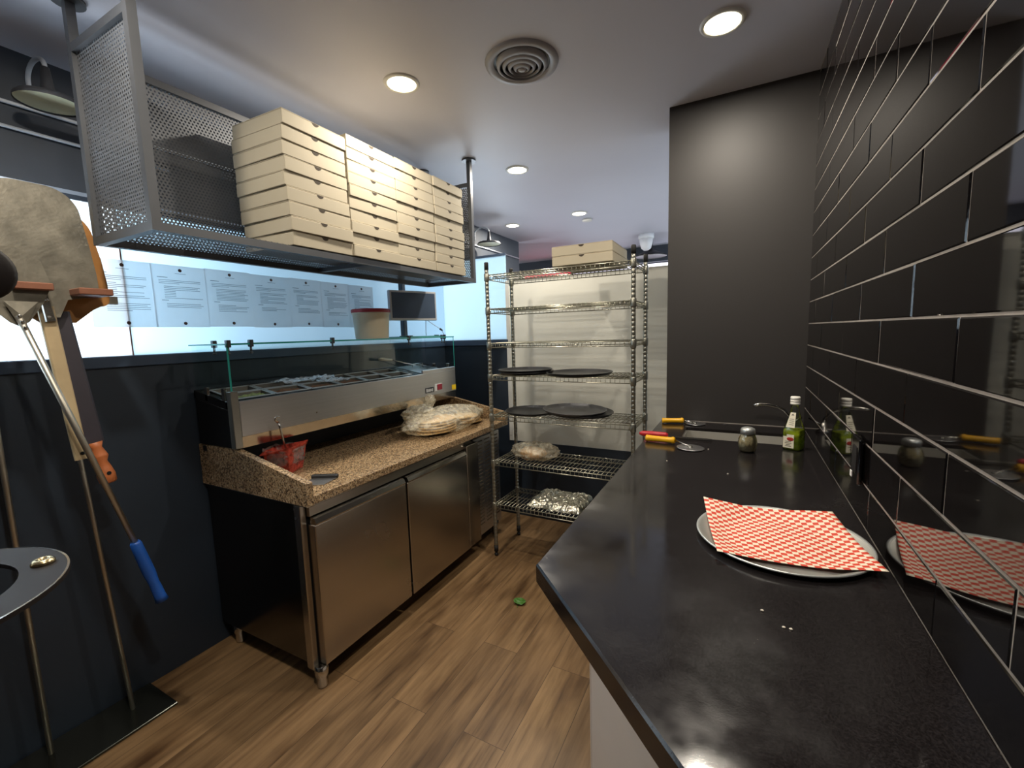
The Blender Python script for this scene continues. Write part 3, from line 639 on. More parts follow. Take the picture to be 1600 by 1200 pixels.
ge = MB(); ge.box(ux1 + .004, ux1 + .0052, uy0, uy1, gz1, gz1 + .008); ge.box(ux1, ux1 + .0012, uy0 + .001, uy0 + .009, gz0, gz1); ge.box(ux0, ux1, uy0 - .001, uy0, gz1 + .001, gz1 + .007); ge.box(ux1, ux1 + .0012, uy1 - .009, uy1 - .001, gz0 - .02, gz1); ge.build('glass_edge', M['gedge'], tu, world=True)
for x, y in ((ux1 - .004, uy0 + .012), (ux1 - .11, uy0 + .012), (ux1 - .004, 1.21), (ux1 - .004, 1.66), (ux1 - .004, 2.28), (ux1 - .02, 2.70), (ux1 - .1, 2.775)):
    c = MB(); c.box(x - .009, x + .011, y - .009, y + .009, gz1 - .01, gz1 + .022, .002); c.tube([(x, y, gz1 - .01), (x, y, gz1 - .03)], .005, 8); c.sphere((x, y, gz1 - .036), .008, .008, .006, 10, 6)
    c.build('glass_clip', M['clip'], tu, world=True)
for x in (ux0 + .1, ux1 - .06):
    c = MB().box(x - .012, x + .012, uy0 + .0, uy0 + .012, gz0 - .052, gz0 + .012, .002); c.build('glass_foot', M['bright'], tu, world=True)
for x in (ux0 + .1, ux1 - .06):
    c = MB().box(x - .012, x + .012, uy1 - .012, uy1, gz0 - .052, gz0 + .0, .002); c.build('glass_foot', M['bright'], tu, world=True)
for y in (uy0 + .05, 1.95, uy1 - .05):
    c = MB().box(ux0 + .001, ux0 + .013, y - .012, y + .012, gz0 - .052, gz0 - .02, .002); c.build('glass_foot', M['bright'], tu, world=True)
# gastronorm pans dropped in
gx = [(-2.245, -2.142), (-2.138, -2.03)]; cols = [1.142 + .2025 * k for k in range(7)]
gp = None
for r, row in enumerate(('back', 'front')):
    for k in range(6):
        x0, x1 = gx[r]; y0, y1 = cols[k] + .003, cols[k + 1] - .003; lc = ((x0 + x1) / 2, (y0 + y1) / 2, 1.204)
        nm = ['leftmost', 'second from left', 'third from left', 'fourth from left', 'fifth from left', 'rightmost'][k]
        food = {(1, 0): 'food1', (1, 1): 'food2', (1, 2): 'food2', (1, 3): 'food2', (0, 0): None}.get((r, k))
        lab = 'steel topping pan, %s of the %s row in the topping unit' % (nm, row)
        t = thing('topping_pan', lab, 'food pan', lc, group='pans in the topping unit')
        rim = MB(); q = .011; zz = 1.239
        rim.box(x0, x1, y0, y0 + q, zz - .004, zz, .001); rim.box(x0, x1, y1 - q, y1, zz - .004, zz, .001); rim.box(x0, x0 + q, y0 + q, y1 - q, zz - .004, zz, .001); rim.box(x1 - q, x1, y0 + q, y1 - q, zz - .004, zz, .001)
        slope(rim).build('rim', M['gn'], t, world=True)
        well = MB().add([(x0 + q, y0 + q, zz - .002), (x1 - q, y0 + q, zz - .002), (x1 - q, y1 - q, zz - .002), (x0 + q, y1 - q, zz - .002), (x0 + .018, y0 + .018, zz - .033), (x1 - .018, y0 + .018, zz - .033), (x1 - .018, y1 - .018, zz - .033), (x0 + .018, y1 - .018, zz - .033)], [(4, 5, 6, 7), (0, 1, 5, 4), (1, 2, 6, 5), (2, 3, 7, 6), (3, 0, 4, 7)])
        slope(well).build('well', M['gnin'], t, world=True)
        if food:
            fm = MB().grid(18, 24, lambda u, v: (x0 + .013 + (x1 - x0 - .026) * u, y0 + .013 + (y1 - y0 - .026) * v, zz - .014 + .012 * noise.noise(Vector((u * 7 + k, v * 9, r)))))
            slope(fm).build('filling', M[food], t, world=True)
def crinkle(name, label, cx, cy, z, sx, sy, amp, seed, m='film', cat='cling film', rz=0.):
    mb = MB(); X = RZ(rz)
    def f(u, v):
        a = (u - .5) * sx; b_ = (v - .5) * sy; n1 = noise.noise(Vector((u * 5 + seed, v * 5, 1))); n2 = noise.noise(Vector((u * 14 + seed, v * 14, 3)))
        p = X @ Vector((a * (1 + .12 * n1), b_ * (1 + .12 * n1), 0)); return (p.x, p.y, amp * (.7 + n1 + .6 * n2))
    mb.grid(30, 30, f); o = mb.build(name, M[m]); o.location = (cx, cy, z); return tag(o, label, cat)
crinkle('cling_film', 'crumpled clear cling film over the left pans of the topping unit', -2.16, 1.60, 1.272, .15, .3, .018, 2.3)
crinkle('cling_film', 'loose wisp of cling film on the middle front pan of the topping unit', -2.09, 1.74, 1.258, .12, .16, .014, 8.1)
sp = thing('spatula', 'white-handled spatula lying across the back of the topping unit', 'spatula', (-2.2, 2.3, 1.27))
MB().tube([(-2.215, 2.24, 1.352), (-2.213, 2.26, 1.351), (-2.205, 2.35, 1.34)], [.010, .012, .008], 10).build('handle', M['bucket'], sp, world=True)
MB().tube([(-2.205, 2.35, 1.34), (-2.17, 2.50, 1.30), (-2.14, 2.62, 1.272)], [.004, .004, .004], 8).build('shaft', M['bright'], sp, world=True)
slope(MB().box(-2.165, -2.09, 2.60, 2.72, 1.242, 1.246, .001)).build('blade', M['bright'], sp, world=True)
ld = thing('pan_lid', 'flat steel pan lid with handle at the right end of the topping unit', 'pan lid', (-2.14, 2.55, 1.24))
slope(MB().box(-2.25, -2.0, 2.43, 2.72, 1.2395, 1.2405)).build('plate', M['steelz'], ld, world=True)
slope(MB().tube([(-2.2, 2.56, 1.2405), (-2.2, 2.56, 1.262), (-2.2, 2.68, 1.262), (-2.2, 2.68, 1.2405)], .004, 8)).build('handle', M['bright'], ld, world=True)

# bucket, monitor on post
bk = thing('bucket', 'cream plastic bucket with red lid on the glass guard', 'bucket', (-2.135, 2.11, gz1 + .0085))
MB().lathe([(.100, 0), (.104, .004), (.1145, .155), (.118, .157), (.120, .166), (.115, .168)], seg=40).build('pail', M['bucket'], bk)
MB().lathe([(.1205, .166), (.122, .170), (.122, .184), (.117, .189), (.001, .188)], seg=40).build('lid', M['redlid'], bk)
mo = thing('monitor_post', 'dark post carrying a small silver-framed monitor above the topping unit', 'monitor', (-2.16, 2.45, gz1 + .0085))
pz = gz1 + .0085
MB().box(-2.18, -2.145, 2.43, 2.467, pz + .008, ZC - .001, .003).build('post', M['post'], mo, world=True)
MB().box(-2.26, -2.0, 2.33, 2.66, pz, pz + .008).build('base_plate', M['gedge'], mo, world=True)
for x, y in ((-2.02, 2.345), (-2.02, 2.64), (-2.15, 2.41)): MB().box(x - .015, x + .015, y - .012, y + .012, pz + .008, pz + .014, .002).build('plate_clamp', M['clip'], mo, world=True)
A, B = Vector((-2.1, 2.253, 0)), Vector((-1.977, 2.6, 0)); W = (B - A).length; an = math.atan2(B.y - A.y, B.x - A.x)
X = Matrix.Translation((A.x, A.y, 1.614)) @ Matrix.Rotation(an, 4, 'Z')
bz = MB().box(0, W, 0, .035, 0, .204, .004, X); bz = bz.build('bezel', M['mon'], mo, world=True)
MB().box(.014, W - .014, -.0015, 0, .016, .19, 0, X).build('screen', M['screen'], bz, world=True)
MB().tube([(-2.145, 2.45, 1.715), (-2.05, 2.42, 1.715)], .016, 10).build('bracket', M['post'], mo, world=True)
MB().tube([(-2.05, 2.56, 1.62), (-2.055, 2.56, 1.53), (-2.06, 2.57, pz + .012)], .0025, 6).build('cable', M['conduit'], mo, world=True)
cb = MB().tube([(-2.05, 2.57, 1.62), (-2.04, 2.65, 1.58), (-2.03, 2.72, 1.545), (-2.04, 2.76, pz + .012)], .0025, 6).build('cable', M['conduit'], mo, world=True)
MB().tube([(-2.032, 2.70, 1.555), (-2.03, 2.725, 1.542)], .007, 8).build('plug', M['dk'], cb, world=True)

# things on the granite
zt = .868
tb = thing('sauce_tub', 'square tub of red sauce wrapped in film on the granite, spoon standing in it', 'food tub', (-1.962, 1.316, zt), (0, 0, .42))
def sq(h, z, j=0): return [Vector((h * a, h * b_, z + j * a)) for a, b_ in ((-1, -.86), (-.86, -1), (.86, -1), (1, -.86), (1, .86), (.86, 1), (-.86, 1), (-1, .86))]
MB().loft([sq(.056, .001), sq(.066, .055), sq(.073, .108), sq(.083, .112, .02), sq(.083, .114, .02), sq(.072, .110), sq(.066, .058), sq(.054, .006)], True, True, False).build('tub', M['tub'], tb)
MB().loft([sq(.05, .008), sq(.062, .06), sq(.064, .078)], True, True, False).build('sauce', M['sauce'], tb)
fl = MB(); fl.grid(26, 10, lambda u, v: (lambda a, r: (r * (abs(math.cos(a)) ** .6) * math.copysign(1, math.cos(a)), r * (abs(math.sin(a)) ** .6) * math.copysign(1, math.sin(a)), .118 - .075 * v + .010 * noise.noise(Vector((u * 20, v * 6, 2)))))(2 * PI * u, .081 - .012 * v + .008 * noise.noise(Vector((u * 16, v * 5, 9)))))
fl.build('film_wrap', M['film'], tb)
spn = thing('serving_spoon', 'steel serving spoon standing upright in the red sauce tub', 'spoon', (-1.99, 1.345, .94))
MB().tube([(-1.935, 1.315, .95), (-1.93, 1.298, .997), (-1.93, 1.283, 1.084), (-1.93, 1.276, 1.115)], [.005, .0045, .005, .006], 10).build('handle', M['bright'], spn, world=True)
MB().tube([(-1.93, 1.276, 1.115), (-1.93, 1.262, 1.13), (-1.928, 1.262, 1.143), (-1.925, 1.28, 1.142)], [.006, .006, .005, .004], 8).build('hook_end', M['bright'], spn, world=True)
MB().sphere((-1.936, 1.316, .945), .012, .018, .012, 12, 8).build('bowl', M['bright'], spn, world=True)
ds = thing('dough_scraper', 'steel dough scraper with black handle at the near corner of the granite', 'scraper', (-1.668, 1.30, zt), (0, 0, .52))
MB().box(-.06, .06, -.006, .014, .001, .020, .004).build('handle', M['black'], ds)
MB().add([(-.058, -.005, .004), (.056, -.005, .004), (.03, -.09, .002), (-.058, -.09, .002), (-.058, -.005, .0055), (.056, -.005, .0055), (.03, -.09, .0035), (-.058, -.09, .0035)], [(0, 1, 2, 3), (4, 7, 6, 5), (0, 4, 5, 1), (1, 5, 6, 2), (2, 6, 7, 3), (3, 7, 4, 0)]).build('blade', M['steelz'], ds)
def lumpy(p, amp, f, seed): return 1 + amp * noise.noise(p * f + Vector((seed, 0, 0))) + amp * .5 * noise.noise(p * f * 2.7 + Vector((seed, 4, 0)))
br = thing('bagged_flatbread', 'large clear bag of flatbreads lying on the granite near the rack', 'bread bag', (-1.86, 2.45, zt))
for k in range(5):
    mb = MB().sphere((-1.775 - .004 * k, 2.27 + .006 * k, zt + .017 + .0165 * k), .115, .165, .0115, 24, 8, lambda p: 1 + .06 * noise.noise(p * 3 + Vector((k, 0, 0)))); mb.build('flatbread', M['bread'], br, world=True)
for k in range(3):
    mb = MB().sphere((-1.75 - .01 * k, 2.61 - .01 * k, zt + .016 + .018 * k), .10, .11, .013, 20, 8, lambda p: 1 + .06 * noise.noise(p * 3 + Vector((k, 7, 0)))); mb.build('flatbread', M['bread'], br, world=True)
def sackf(p):
    return lumpy(p, .12, 2.4, 3) + .03 * noise.noise(p * 11) + .05 * abs(noise.noise(p * 5 + Vector((9, 1, 0))))
mb = MB().sphere((-1.778, 2.37, zt + .068), .178, .37, .082, 72, 36, sackf)
for v in mb.v: v.z = max(v.z, zt + .003)
mb.build('bag', M['bag'], br, world=True)
mb = MB().sphere((-1.86, 2.20, zt + .13), .09, .12, .055, 44, 24, lambda p: lumpy(p, .3, 3.2, 11)); mb.sphere((-1.87, 2.33, zt + .195), .035, .045, .042, 30, 16, lambda p: lumpy(p, .32, 3.6, 21)); mb.build('knotted_end', M['bag'], br, world=True)

# ------------------------------------------------------------------ chrome wire rack
rx0, rx1, ry0, ry1 = -1.443, -.525, 2.43, 2.766
wr = thing('wire_rack', 'tall seven-shelf chrome wire rack between prep counter and black counter', 'wire rack', ((rx0 + rx1) / 2, (ry0 + ry1) / 2, 0))
SZ = (1.872, 1.660, 1.440, 1.232, .968, .660, .366)
prof = [(.0125, .06)]
z = .075
while z < 1.90: prof += [(.0125, z - .002), (.0119, z - .0012), (.0119, z + .0012), (.0125, z + .002)]; z += .0254
prof += [(.0125, 1.91)]
for x in (rx0, rx1):
    for y in (ry0, ry1):
        p_ = MB().lathe(prof, (x, y, 0), 12).build('post', M['chromed'], wr, world=True)
        MB().lathe([(.0135, 1.905), (.0135, 1.948), (.011, 1.953)], (x, y, 0), 12).build('post_cap', M['rubber'], p_, world=True)
        f_ = MB().lathe([(.009, .002), (.013, .006), (.013, .018), (.006, .022), (.006, .03), (.0145, .032), (.0145, .075)], (x, y, 0), 14).build('foot', M['rubber'], p_, world=True)
def shelf_mesh():
    m = MB(); r = .0026; dx, dy = (rx1 - rx0) / 2, (ry1 - ry0) / 2
    for y in (-dy, dy):
        m.tube([(-dx, y, 0), (dx, y, 0)], .0032, 6); m.tube([(-dx, y, -.026), (dx, y, -.026)], .0032, 6)
        n = 33
        for k in range(n): x = -dx + .02 + (2 * dx - .04) * k / (n - 1); m.tube([(x, y, 0), (x, y, -.026)], .0018, 5)
    for x in (-dx, dx):
        m.tube([(x, -dy, 0), (x, dy, 0)], .0032, 6); m.tube([(x, -dy, -.026), (x, dy, -.026)], .0032, 6)
        for k in range(11): y = -dy + .02 + (2 * dy - .04) * k / 10; m.tube([(x, y, 0), (x, y, -.026)], .0018, 5)
    for k in range(34): x = -dx + .025 + (2 * dx - .05) * k / 33; m.tube([(x, -dy, .003), (x, dy, .003)], .0021, 5)
    for y in (-.1, 0, .1): m.tube([(-dx, y, -.002), (dx, y, -.002)], .003, 6)
    return m
sproto = None
for zz in SZ:
    loc = (0, 0, zz)
    if sproto is None:
        s_ = shelf_mesh().build('wire_shelf', M['chrome'], wr); s_.location = loc; sproto = s_
        for x in (-1, 1):
            for y in (-1, 1):
                c = MB().lathe([(.0145, -.038), (.0165, -.03), (.0165, .008), (.0145, .012)], (x * (rx1 - rx0) / 2, y * (ry1 - ry0) / 2, 0), 12, cap0=True, cap1=True).build('corner_sleeve', M['chromed'], s_)
    else:
        s_ = sproto.copy(); C.objects.link(s_); s_.parent = wr; s_.location = loc
        for ch in list(sproto.children): c = ch.copy(); C.objects.link(c); c.parent = s_
def pan_at(x, y, z, label, m='pan', r=.178, first={}):
    key = (m, r)
    if key not in first:
        o = MB().lathe([(.001, .0), (r - .012, .0), (r, .012), (r + .003, .0125), (r + .003, .0105), (r - .009, -.0025), (.001, -.0025)], seg=48).build('pizza_pan', M[m]); first[key] = o
    else: o = first[key].copy(); C.objects.link(o)
    o.location = (x, y, z); tag(o, label, 'pizza pan', 'dark pizza pans on the wire rack'); return o
zs = SZ[3] + .009
pan_at(-1.262, 2.60, zs, 'dark round pan, lower of the two on the left of the middle shelf')
pan_at(-1.272, 2.60, zs + .012, 'dark round pan, upper of the two on the left of the middle shelf')
pan_at(-.895, 2.60, zs, 'single wide dark pan at the right of the middle rack shelf', r=.203)
zs = SZ[4] + .009
pan_at(-1.235, 2.62, zs, 'dark round pan at the left of the shelf below the middle one')
pan_at(-.895, 2.615, zs + .013, 'wide dark pan under the grey-topped pan, on the shelf below the middle one', r=.203).rotation_euler = (0, .03, 0)
pan_at(-.925, 2.590, zs + .0285, 'grey-topped wide pan lying on another pan, on the shelf below the middle one', 'pangrey', .199).rotation_euler = (0, .03, 0)
bb = thing('bagged_bread_roll', 'bread roll in a clear bag on the second rack shelf from the bottom', 'bread bag', (-1.22, 2.55, SZ[5] + .006))
MB().sphere((-1.215, 2.57, SZ[5] + .048), .095, .07, .036, 24, 14, lambda p: lumpy(p, .08, 2, 5)).build('bread_roll', M['dough'], bb, world=True)
MB().sphere((-1.195, 2.565, SZ[5] + .064), .165, .11, .058, 44, 24, lambda p: lumpy(p, .2, 2.5, 15) + .04 * noise.noise(p * 14)).build('bag', M['bag'], bb, world=True)
fo = MB()
def ff(u, v):
    a = -.16 + .36 * u + .02 * noise.noise(Vector((v * 4, 1, 0))); b_ = -.15 + .29 * v + .03 * noise.noise(Vector((u * 5, 2, 0)))
    e = min(u, 1 - u, v, 1 - v); zc = .042 * min(1, e * 7) ** .5
    return (a, b_, .004 + zc + .008 * noise.noise(Vector((u * 7, v * 7, 0))) * min(1, e * 9 + .2) + .011 * noise.noise(Vector((u * 24, v * 20, 5))) + .004 * noise.noise(Vector((u * 60, v * 55, 2))))
fo.grid(70, 60, ff); fo.add([(-.15, -.13, .004), (.17, -.13, .004), (.17, .12, .004), (-.15, .12, .004)], [(0, 3, 2, 1)])
o = fo.build('foil_parcel', M['foil']); o.location = (-1.06, 2.60, SZ[6] + .009); tag(o, 'crumpled aluminium foil parcel on the bottom rack shelf', 'foil')

# ------------------------------------------------------------------ black counter on the right
CT = 1.0; th = .042
ct = thing('countertop', 'glossy black quartz counter with angled near end along the tiled wall', 'countertop', (-.05, 1.5, CT - th))
c = .43; e = .004; xl = -.385; sy0, sy1, sx0, sx1 = 2.115, 2.335, -.235, .225
def chslab(poly, top):
    n = len(poly); mb.add([(x, y, CT - th) for x, y in poly] + [(x, y, CT - e) for x, y in poly] + [(x, y, CT) for x, y in top], [tuple(range(n))[::-1], tuple(range(2 * n, 3 * n))] + [(i, (i + 1) % n, n + (i + 1) % n, n + i) for i in range(n)] + [(n + i, n + (i + 1) % n, 2 * n + (i + 1) % n, 2 * n + i) for i in range(n)])
mb = MB()
chslab([(xl, c - xl), (XR - .0018, c - XR), (XR - .0018, sy0), (xl, sy0)], [(xl + e, c - xl + e * .414), (XR - .0018, c - XR + e * 1.414), (XR - .0018, sy0), (xl + e, sy0)])
chslab([(xl, sy0), (sx0, sy0), (sx0, YN - .001), (xl, YN - .001)], [(xl + e, sy0), (sx0, sy0), (sx0, YN - .001), (xl + e, YN - .001)])
chslab([(sx1, sy0), (XR - .0018, sy0), (XR - .0018, YN - .001), (sx1, YN - .001)], [(sx1, sy0), (XR - .0018, sy0), (XR - .0018, YN - .001), (sx1, YN - .001)])
chslab([(sx0, sy1), (sx1, sy1), (sx1, YN - .001), (sx0, YN - .001)], [(sx0, sy1), (sx1, sy1), (sx1, YN - .001), (sx0, YN - .001)])
mb.build('slab', M['quartz'], ct, world=True)
MB().box(xl + .004, XR - .004, YN - .004, YN - .0012, CT, CT + .003).build('caulk_line', M['grout'], ct, world=True)
sk = thing('sink', 'small undermounted stainless sink at the far end of the black counter', 'sink', (0, 2.22, CT - .2))
q = .006; z0 = CT - th - .16; z1 = CT - .014
sb = MB(); sb.box(sx0 - q, sx1 + q, sy0 - q, sy1 + q, z0 - .004, z0); sb.box(sx0 + .0005, sx0 + .003, sy0 + .0005, sy1 - .0005, z0, z1); sb.box(sx1 - .003, sx1 - .0005, sy0 + .0005, sy1 - .0005, z0, z1); sb.box(sx0 + .0005, sx1 - .0005, sy0 + .0005, sy0 + .003, z0, z1); sb.box(sx0 + .0005, sx1 - .0005, sy1 - .003, sy1 - .0005, z0, z1)
sb.build('basin', M['sinksteel'], sk, world=True); MB().lathe([(.03, .001), (.03, .003), (.02, .004)], (0, 2.22, z0), 20).build('drain', M['bright'], sk, world=True)
fc = thing('faucet', 'low curved chrome faucet in the far right corner behind the sink', 'faucet', (.2, 2.42, CT))
MB().lathe([(.024, 0), (.024, .012), (.014, .02), (.012, .05)], (.215, 2.42, CT), 18).build('base', M['bright'], fc, world=True)
MB().tube([(.215, 2.42, CT + .045), (.207, 2.417, CT + .075), (.187, 2.41, CT + .10), (.16, 2.402, CT + .116), (.12, 2.392, CT + .126), (.08, 2.385, CT + .126), (.06, 2.382, CT + .121)], [.0075, .0075, .008, .0085, .009, .0085, .0075], 12).build('spout', M['bright'], fc, world=True)
MB().tube([(.228, 2.42, CT + .04), (.25, 2.44, CT + .055), (.262, 2.455, CT + .06)], [.005, .004, .005], 8).build('lever', M['bright'], fc, world=True)
cbn = thing('base_cabinet', 'white base cabinet under the black counter, angled end panel showing', 'cabinet', (0, 1.6, 0))
k2 = .69; xf = -.315
poly = [(xf, k2 - xf), (XR - .006, k2 - XR), (XR - .006, sy0 - .02), (xf, sy0 - .02)]
MB().prism(poly, lambda x, y: (x, y, .1), lambda x, y: (x, y, CT - th - .001)).build('carcass', M['cab'], cbn, world=True)
MB().prism([(xf, sy0 - .02), (XR - .006, sy0 - .02), (XR - .006, YN - .004), (xf, YN - .004)], lambda x, y: (x, y, .1), lambda x, y: (x, y, .76)).build('sink_carcass', M['cab'], cbn, world=True)
MB().prism([(xf, k2 - xf), (XR - .006, k2 - XR), (XR - .006, k2 - XR - .026), (xf, k2 - xf - .026)], lambda x, y: (x, y, .002), lambda x, y: (x, y, CT - th - .001)).build('end_panel', M['cab'], cbn, world=True)
MB().box(xf + .05, XR - .006, 1.1, YN - .004, .001, .1).build('plinth', M['black'], cbn, world=True)
for a, c_ in ((1.02, 1.5), (1.506, 1.99), (1.996, 2.49)):
    d = MB().box(xf - .018, xf - .001, a, c_, .105, .86 if c_ < 2.2 else .75, .002).build('door', M['cab'], cbn, world=True)
    MB().box(xf - .032, xf - .018, (a + c_) / 2 - .05, (a + c_) / 2 + .05, .70, .712, .003).build('handle', M['bright'], d, world=True)
for z in (.73, .705):
    yy = None
    # two dark fixing holes near the front edge of the end panel
    x_ = xf + .035; y_ = k2 - x_ - .0265
    MB().lathe([(.005, 0), (.005, .002)], (x_, y_, z), 10, Matrix.Rotation(PI / 2, 4, 'X')).build('fixing_hole', M['screw'], cbn, world=True)
# outlet plate on the tiles
ol = thing('outlet_plate', 'black outlet plate on the tiled wall with a tiny white tag', 'outlet', (XR - .004, 1.375, 1.10))
MB().box(XR - .014, XR - .0042, 1.335, 1.415, 1.095, 1.212, .003).build('plate', M['outlet'], ol, world=True)
MB().box(XR - .0155, XR - .014, 1.352, 1.398, 1.12, 1.188, .001).build('sockets', M['black'], ol, world=True)
MB().box(XR - .0152, XR - .014, 1.396, 1.412, 1.1, 1.115).build('tag', M['tag'], ol, world=True)

# pan with checkered paper
pp = thing('serving_pan', 'round aluminium pizza pan on the black counter under checkered paper', 'pizza pan', (.09, 1.145, CT))
MB().lathe([(.001, .0008), (.150, .0008), (.170, .012), (.1745, .0135), (.1765, .012), (.1735, .0085), (.152, -.0), (.001, 0)], seg=72).build('dish', M['panal'], pp)
MB().lathe([(.1725, .013), (.1765, .0145), (.1785, .012), (.1755, .0095)], seg=72, cap0=False, cap1=False).build('rolled_rim', M['gn'], pp)
P = [Vector((-.083, 1.285)), Vector((.218, 1.325)), Vector((.266, 1.04)), Vector((-.035, 1.0))]
ck = MB(); NX = 46
def cf(u, v):
    p = (P[0] * (1 - u) + P[1] * u) * (1 - v) + (P[3] * (1 - u) + P[2] * u) * v
    r = (p - Vector((.09, 1.145))).length
    q_ = min(1, max(0, (r - .09) / .1)); z = .0022 + .0145 * q_ * q_ * (3 - 2 * q_)
    z = max(z, .0022) + .0012 * math.sin(u * 9 + v * 4)
    z += .014 * max(0, 1 - math.hypot(u, v) / .35) ** 1.6 + .005 * max(0, 1 - math.hypot(1 - u, v) / .3) ** 1.6 + .002 * max(0, 1 - math.hypot(1 - u, 1 - v) / .25)
    return (p.x, p.y, CT + max(z, .003))
ck.grid(NX, NX, cf); ck.uv = [(i / NX, j / NX) for j in range(NX + 1) for i in range(NX + 1)]
o = ck.build('checkered_paper', M['checker'], origin=(.09, 1.145, CT + .002)); o.modifiers.new('t', 'SOLIDIFY').thickness = .0004
tag(o, 'red and white checkered paper sheet lying on the round aluminium pan', 'paper')

# cutters, spatula, shaker, bottle
def cutter(hx, hy, ex, ey, wx, wy, wr_, label):
    t = thing('pizza_cutter', label, 'pizza cutter', (hx, hy, CT), group='yellow-handled pizza cutters')
    a = Vector((hx, hy, CT + .015)); b_ = Vector((ex, ey, CT + .0165)); d = b_ - a
    MB().tube([a, a + d * .02, a + d * .1, a + d * .5, a + d * .85, a + d * .93, b_], [.010, .0145, .0135, .0125, .0125, .0155, .012], 16).build('handle', M['yellow'], t, world=True)
    MB().tube([b_, b_.lerp(Vector((wx, wy, CT + .008)), .5), Vector((wx, wy, CT + .009))], [.004, .0035, .003], 8).build('fork', M['bright'], t, world=True)
    X_ = Matrix.Rotation(.03, 4, 'Y')
    MB().lathe([(.001, 0), (wr_ - .004, 0), (wr_, .0008), (wr_ - .004, .0016), (.001, .0016)], (wx, wy, CT + .003), 40, X_).build('wheel', M['steelz'], t, world=True)
    MB().lathe([(.008, 0), (.008, .005), (.004, .007)], (wx, wy, CT + .0045), 12, X_).build('axle_nut', M['bright'], t, world=True)
cutter(-.372, 1.985, -.246, 1.973, -.178, 1.922, .055, 'yellow-handled pizza cutter nearest the pan, beside the red-handled spatula')
cutter(-.366, 2.40, -.262, 2.43, -.205, 2.437, .052, 'yellow-handled pizza cutter at the far end, behind the sink edge')
rs = thing('narrow_spatula', 'thin steel spatula with red handle overhanging the counter edge', 'spatula', (-.3, 2.08, CT))
MB().tube([(-.418, 2.072, CT + .013), (-.405, 2.073, CT + .013), (-.36, 2.075, CT + .013), (-.30, 2.078, CT + .012), (-.29, 2.078, CT + .011)], [.006, .012, .0135, .0125, .008], 14).build('handle', M['red'], rs, world=True)
MB().box(-.295, -.105, 2.066, 2.092, CT + .006, CT + .0075, 0, None).build('blade', M['bright'], rs, world=True)
sk2 = thing('cheese_shaker', 'fluted glass shaker of grated cheese with metal lid on the counter', 'shaker', (.032, 1.952, CT)); sk2.scale = (1, 1, .93)
prof2 = [(.022, .001), (.029, .006), (.033, .022), (.0345, .04), (.031, .06), (.025, .076), (.0235, .084)]
rings = []
for r, z in prof2:
    rings.append([Vector(((r + .0012 * math.cos(14 * (a + z * 16))) * math.cos(a), (r + .0012 * math.cos(14 * (a + z * 16))) * math.sin(a), z)) for a in [2 * PI * k / 112 for k in range(112)]])
MB().loft(rings, True, False).build('jar', M['shglass'], sk2)
MB().lathe([(.0205, .004), (.027, .008), (.0305, .022), (.0315, .038), (.0285, .056), (.0235, .072), (.001, .075)], seg=32).build('cheese', M['cheese'], sk2)
MB().lathe([(.0265, .08), (.0265, .096), (.024, .103), (.016, .107), (.001, .108)], seg=32).build('lid', M['gn'], sk2)
bt = thing('oil_bottle', 'square green-oil bottle with white cap and cream labels by the sink', 'bottle', (.198, 2.06, CT), (0, 0, -.42)); bt.scale = (1, 1, .83)
def rsq(h, z, k, seg=32):
    out = []
    for i in range(seg):
        a = 2 * PI * (i + .5) / seg; c_, s_ = math.cos(a), math.sin(a); m_ = max(abs(c_), abs(s_)); sqr = h / m_; out.append(Vector((c_ * (sqr * k + h * (1 - k)), s_ * (sqr * k + h * (1 - k)), z)))
    return out
MB().loft([rsq(.030, .001, .78), rsq(.033, .005, .8), rsq(.033, .095, .8), rsq(.030, .108, .75), rsq(.021, .15, .6), rsq(.0145, .2, .2), rsq(.013, .226, 0)], True, True).build('glass_body', M['bottle'], bt)
MB().loft([rsq(.028, .004, .78), rsq(.0312, .008, .8), rsq(.0312, .094, .8), rsq(.029, .1, .75)], True, True).build('oil', M['oil'], bt)
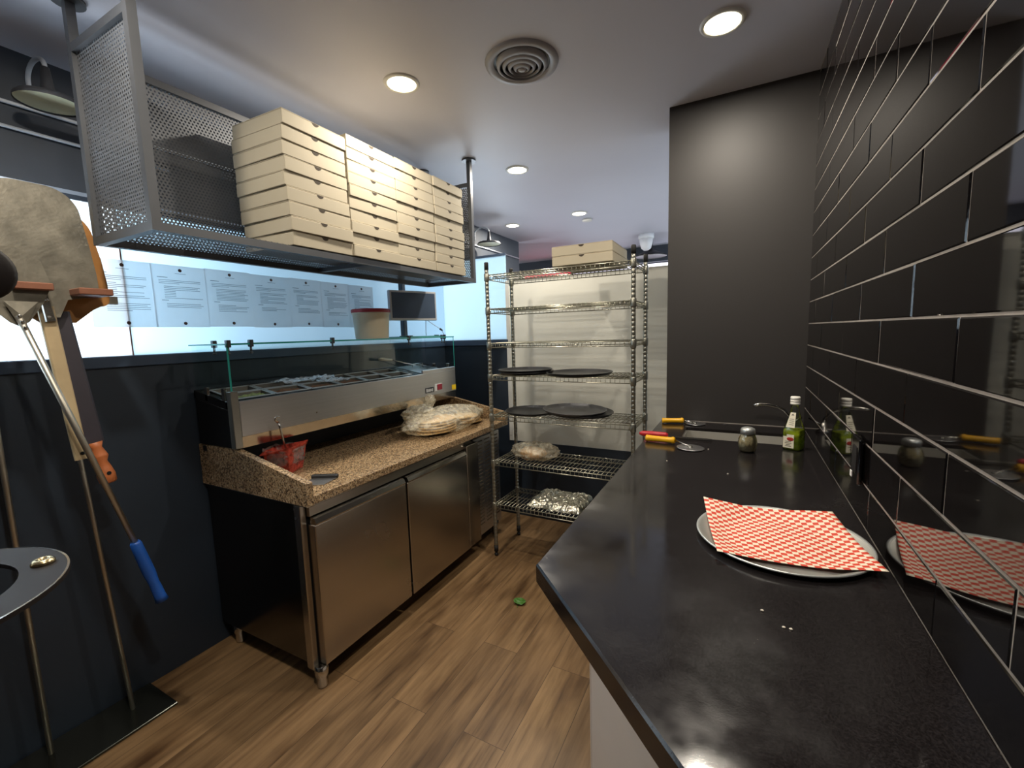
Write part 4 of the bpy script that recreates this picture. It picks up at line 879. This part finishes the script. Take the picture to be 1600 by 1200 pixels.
cp = MB().lathe([(.0165, .222), (.0172, .224), (.0172, .231), (.0160, .232), (.0160, .234), (.0172, .235), (.0172, .243), (.0166, .2435), (.0166, .245), (.0172, .2455), (.0172, .256), (.0155, .260), (.001, .2605)], seg=28).build('cap', M['cap2'], bt)
lb = MB().box(-.027, .012, -.0338, -.0332, .012, .068).box(-.014, .012, -.0338, -.0332, .068, .078).build('front_label', M['label'], bt)
MB().sphere((-.001, -.0339, .056), .0125, .0008, .0095, 20, 8).build('red_emblem', M['labelred'], lb)
tx = MB()
for z, w_ in ((.042, .02), (.034, .024), (.026, .016), (.019, .022)): tx.box(-.008 - w_ / 2, -.008 + w_ / 2, -.0342, -.0338, z, z + .003)
tx.build('label_print', M['labelink'], lb)
nl = MB().add([(-.020, -.0312, .112), (.012, -.0312, .112), (.010, -.0172, .184), (-.0085, -.0172, .184)], [(0, 1, 2, 3)]).build('neck_label', M['label'], bt)
tx = MB(); tx.add([(-.006, -.0205, .170), (.006, -.0205, .170), (.0, -.0186, .179)], [(0, 1, 2)])
for z in (.125, .134, .143, .152): yq = -.0314 + (z - .112) / .072 * .014; tx.box(-.010, .007, yq - .0006, yq - .0002, z, z + .002)
tx.build('neck_print', M['labelink'], nl)

# crumbs, leaf
for i, (x, y) in enumerate(((.045, .835), (.075, .80), (.085, .80), (-.03, 1.62), (-.24, 1.7), (-.11, 1.93))):
    o = MB().sphere((0, 0, .0015), .003, .0022, .0016, 8, 5, lambda p: lumpy(p, .3, 3, i)).build('crumb', M['crumb']); o.location = (x, y, CT); tag(o, 'tiny pale crumb on the black counter', 'crumb', 'crumbs on the counter')
lf = thing('leaf', 'small crumpled green leaf on the wood floor beside the prep counter', 'leaf', (-1.06, 2.02, 0))
MB().grid(10, 10, lambda u, v: ((u - .5) * .07 * (1 - (2 * v - 1) ** 2) ** .5, (v - .5) * .06, .004 + .012 * abs(u - .5) + .01 * noise.noise(Vector((u * 4, v * 4, 0))) + .006)).build('blade', M['leaf'], lf)
MB().tube([(0, -.03, .006), (.008, -.045, .004)], .0012, 6).build('stem', M['leaf'], lf)
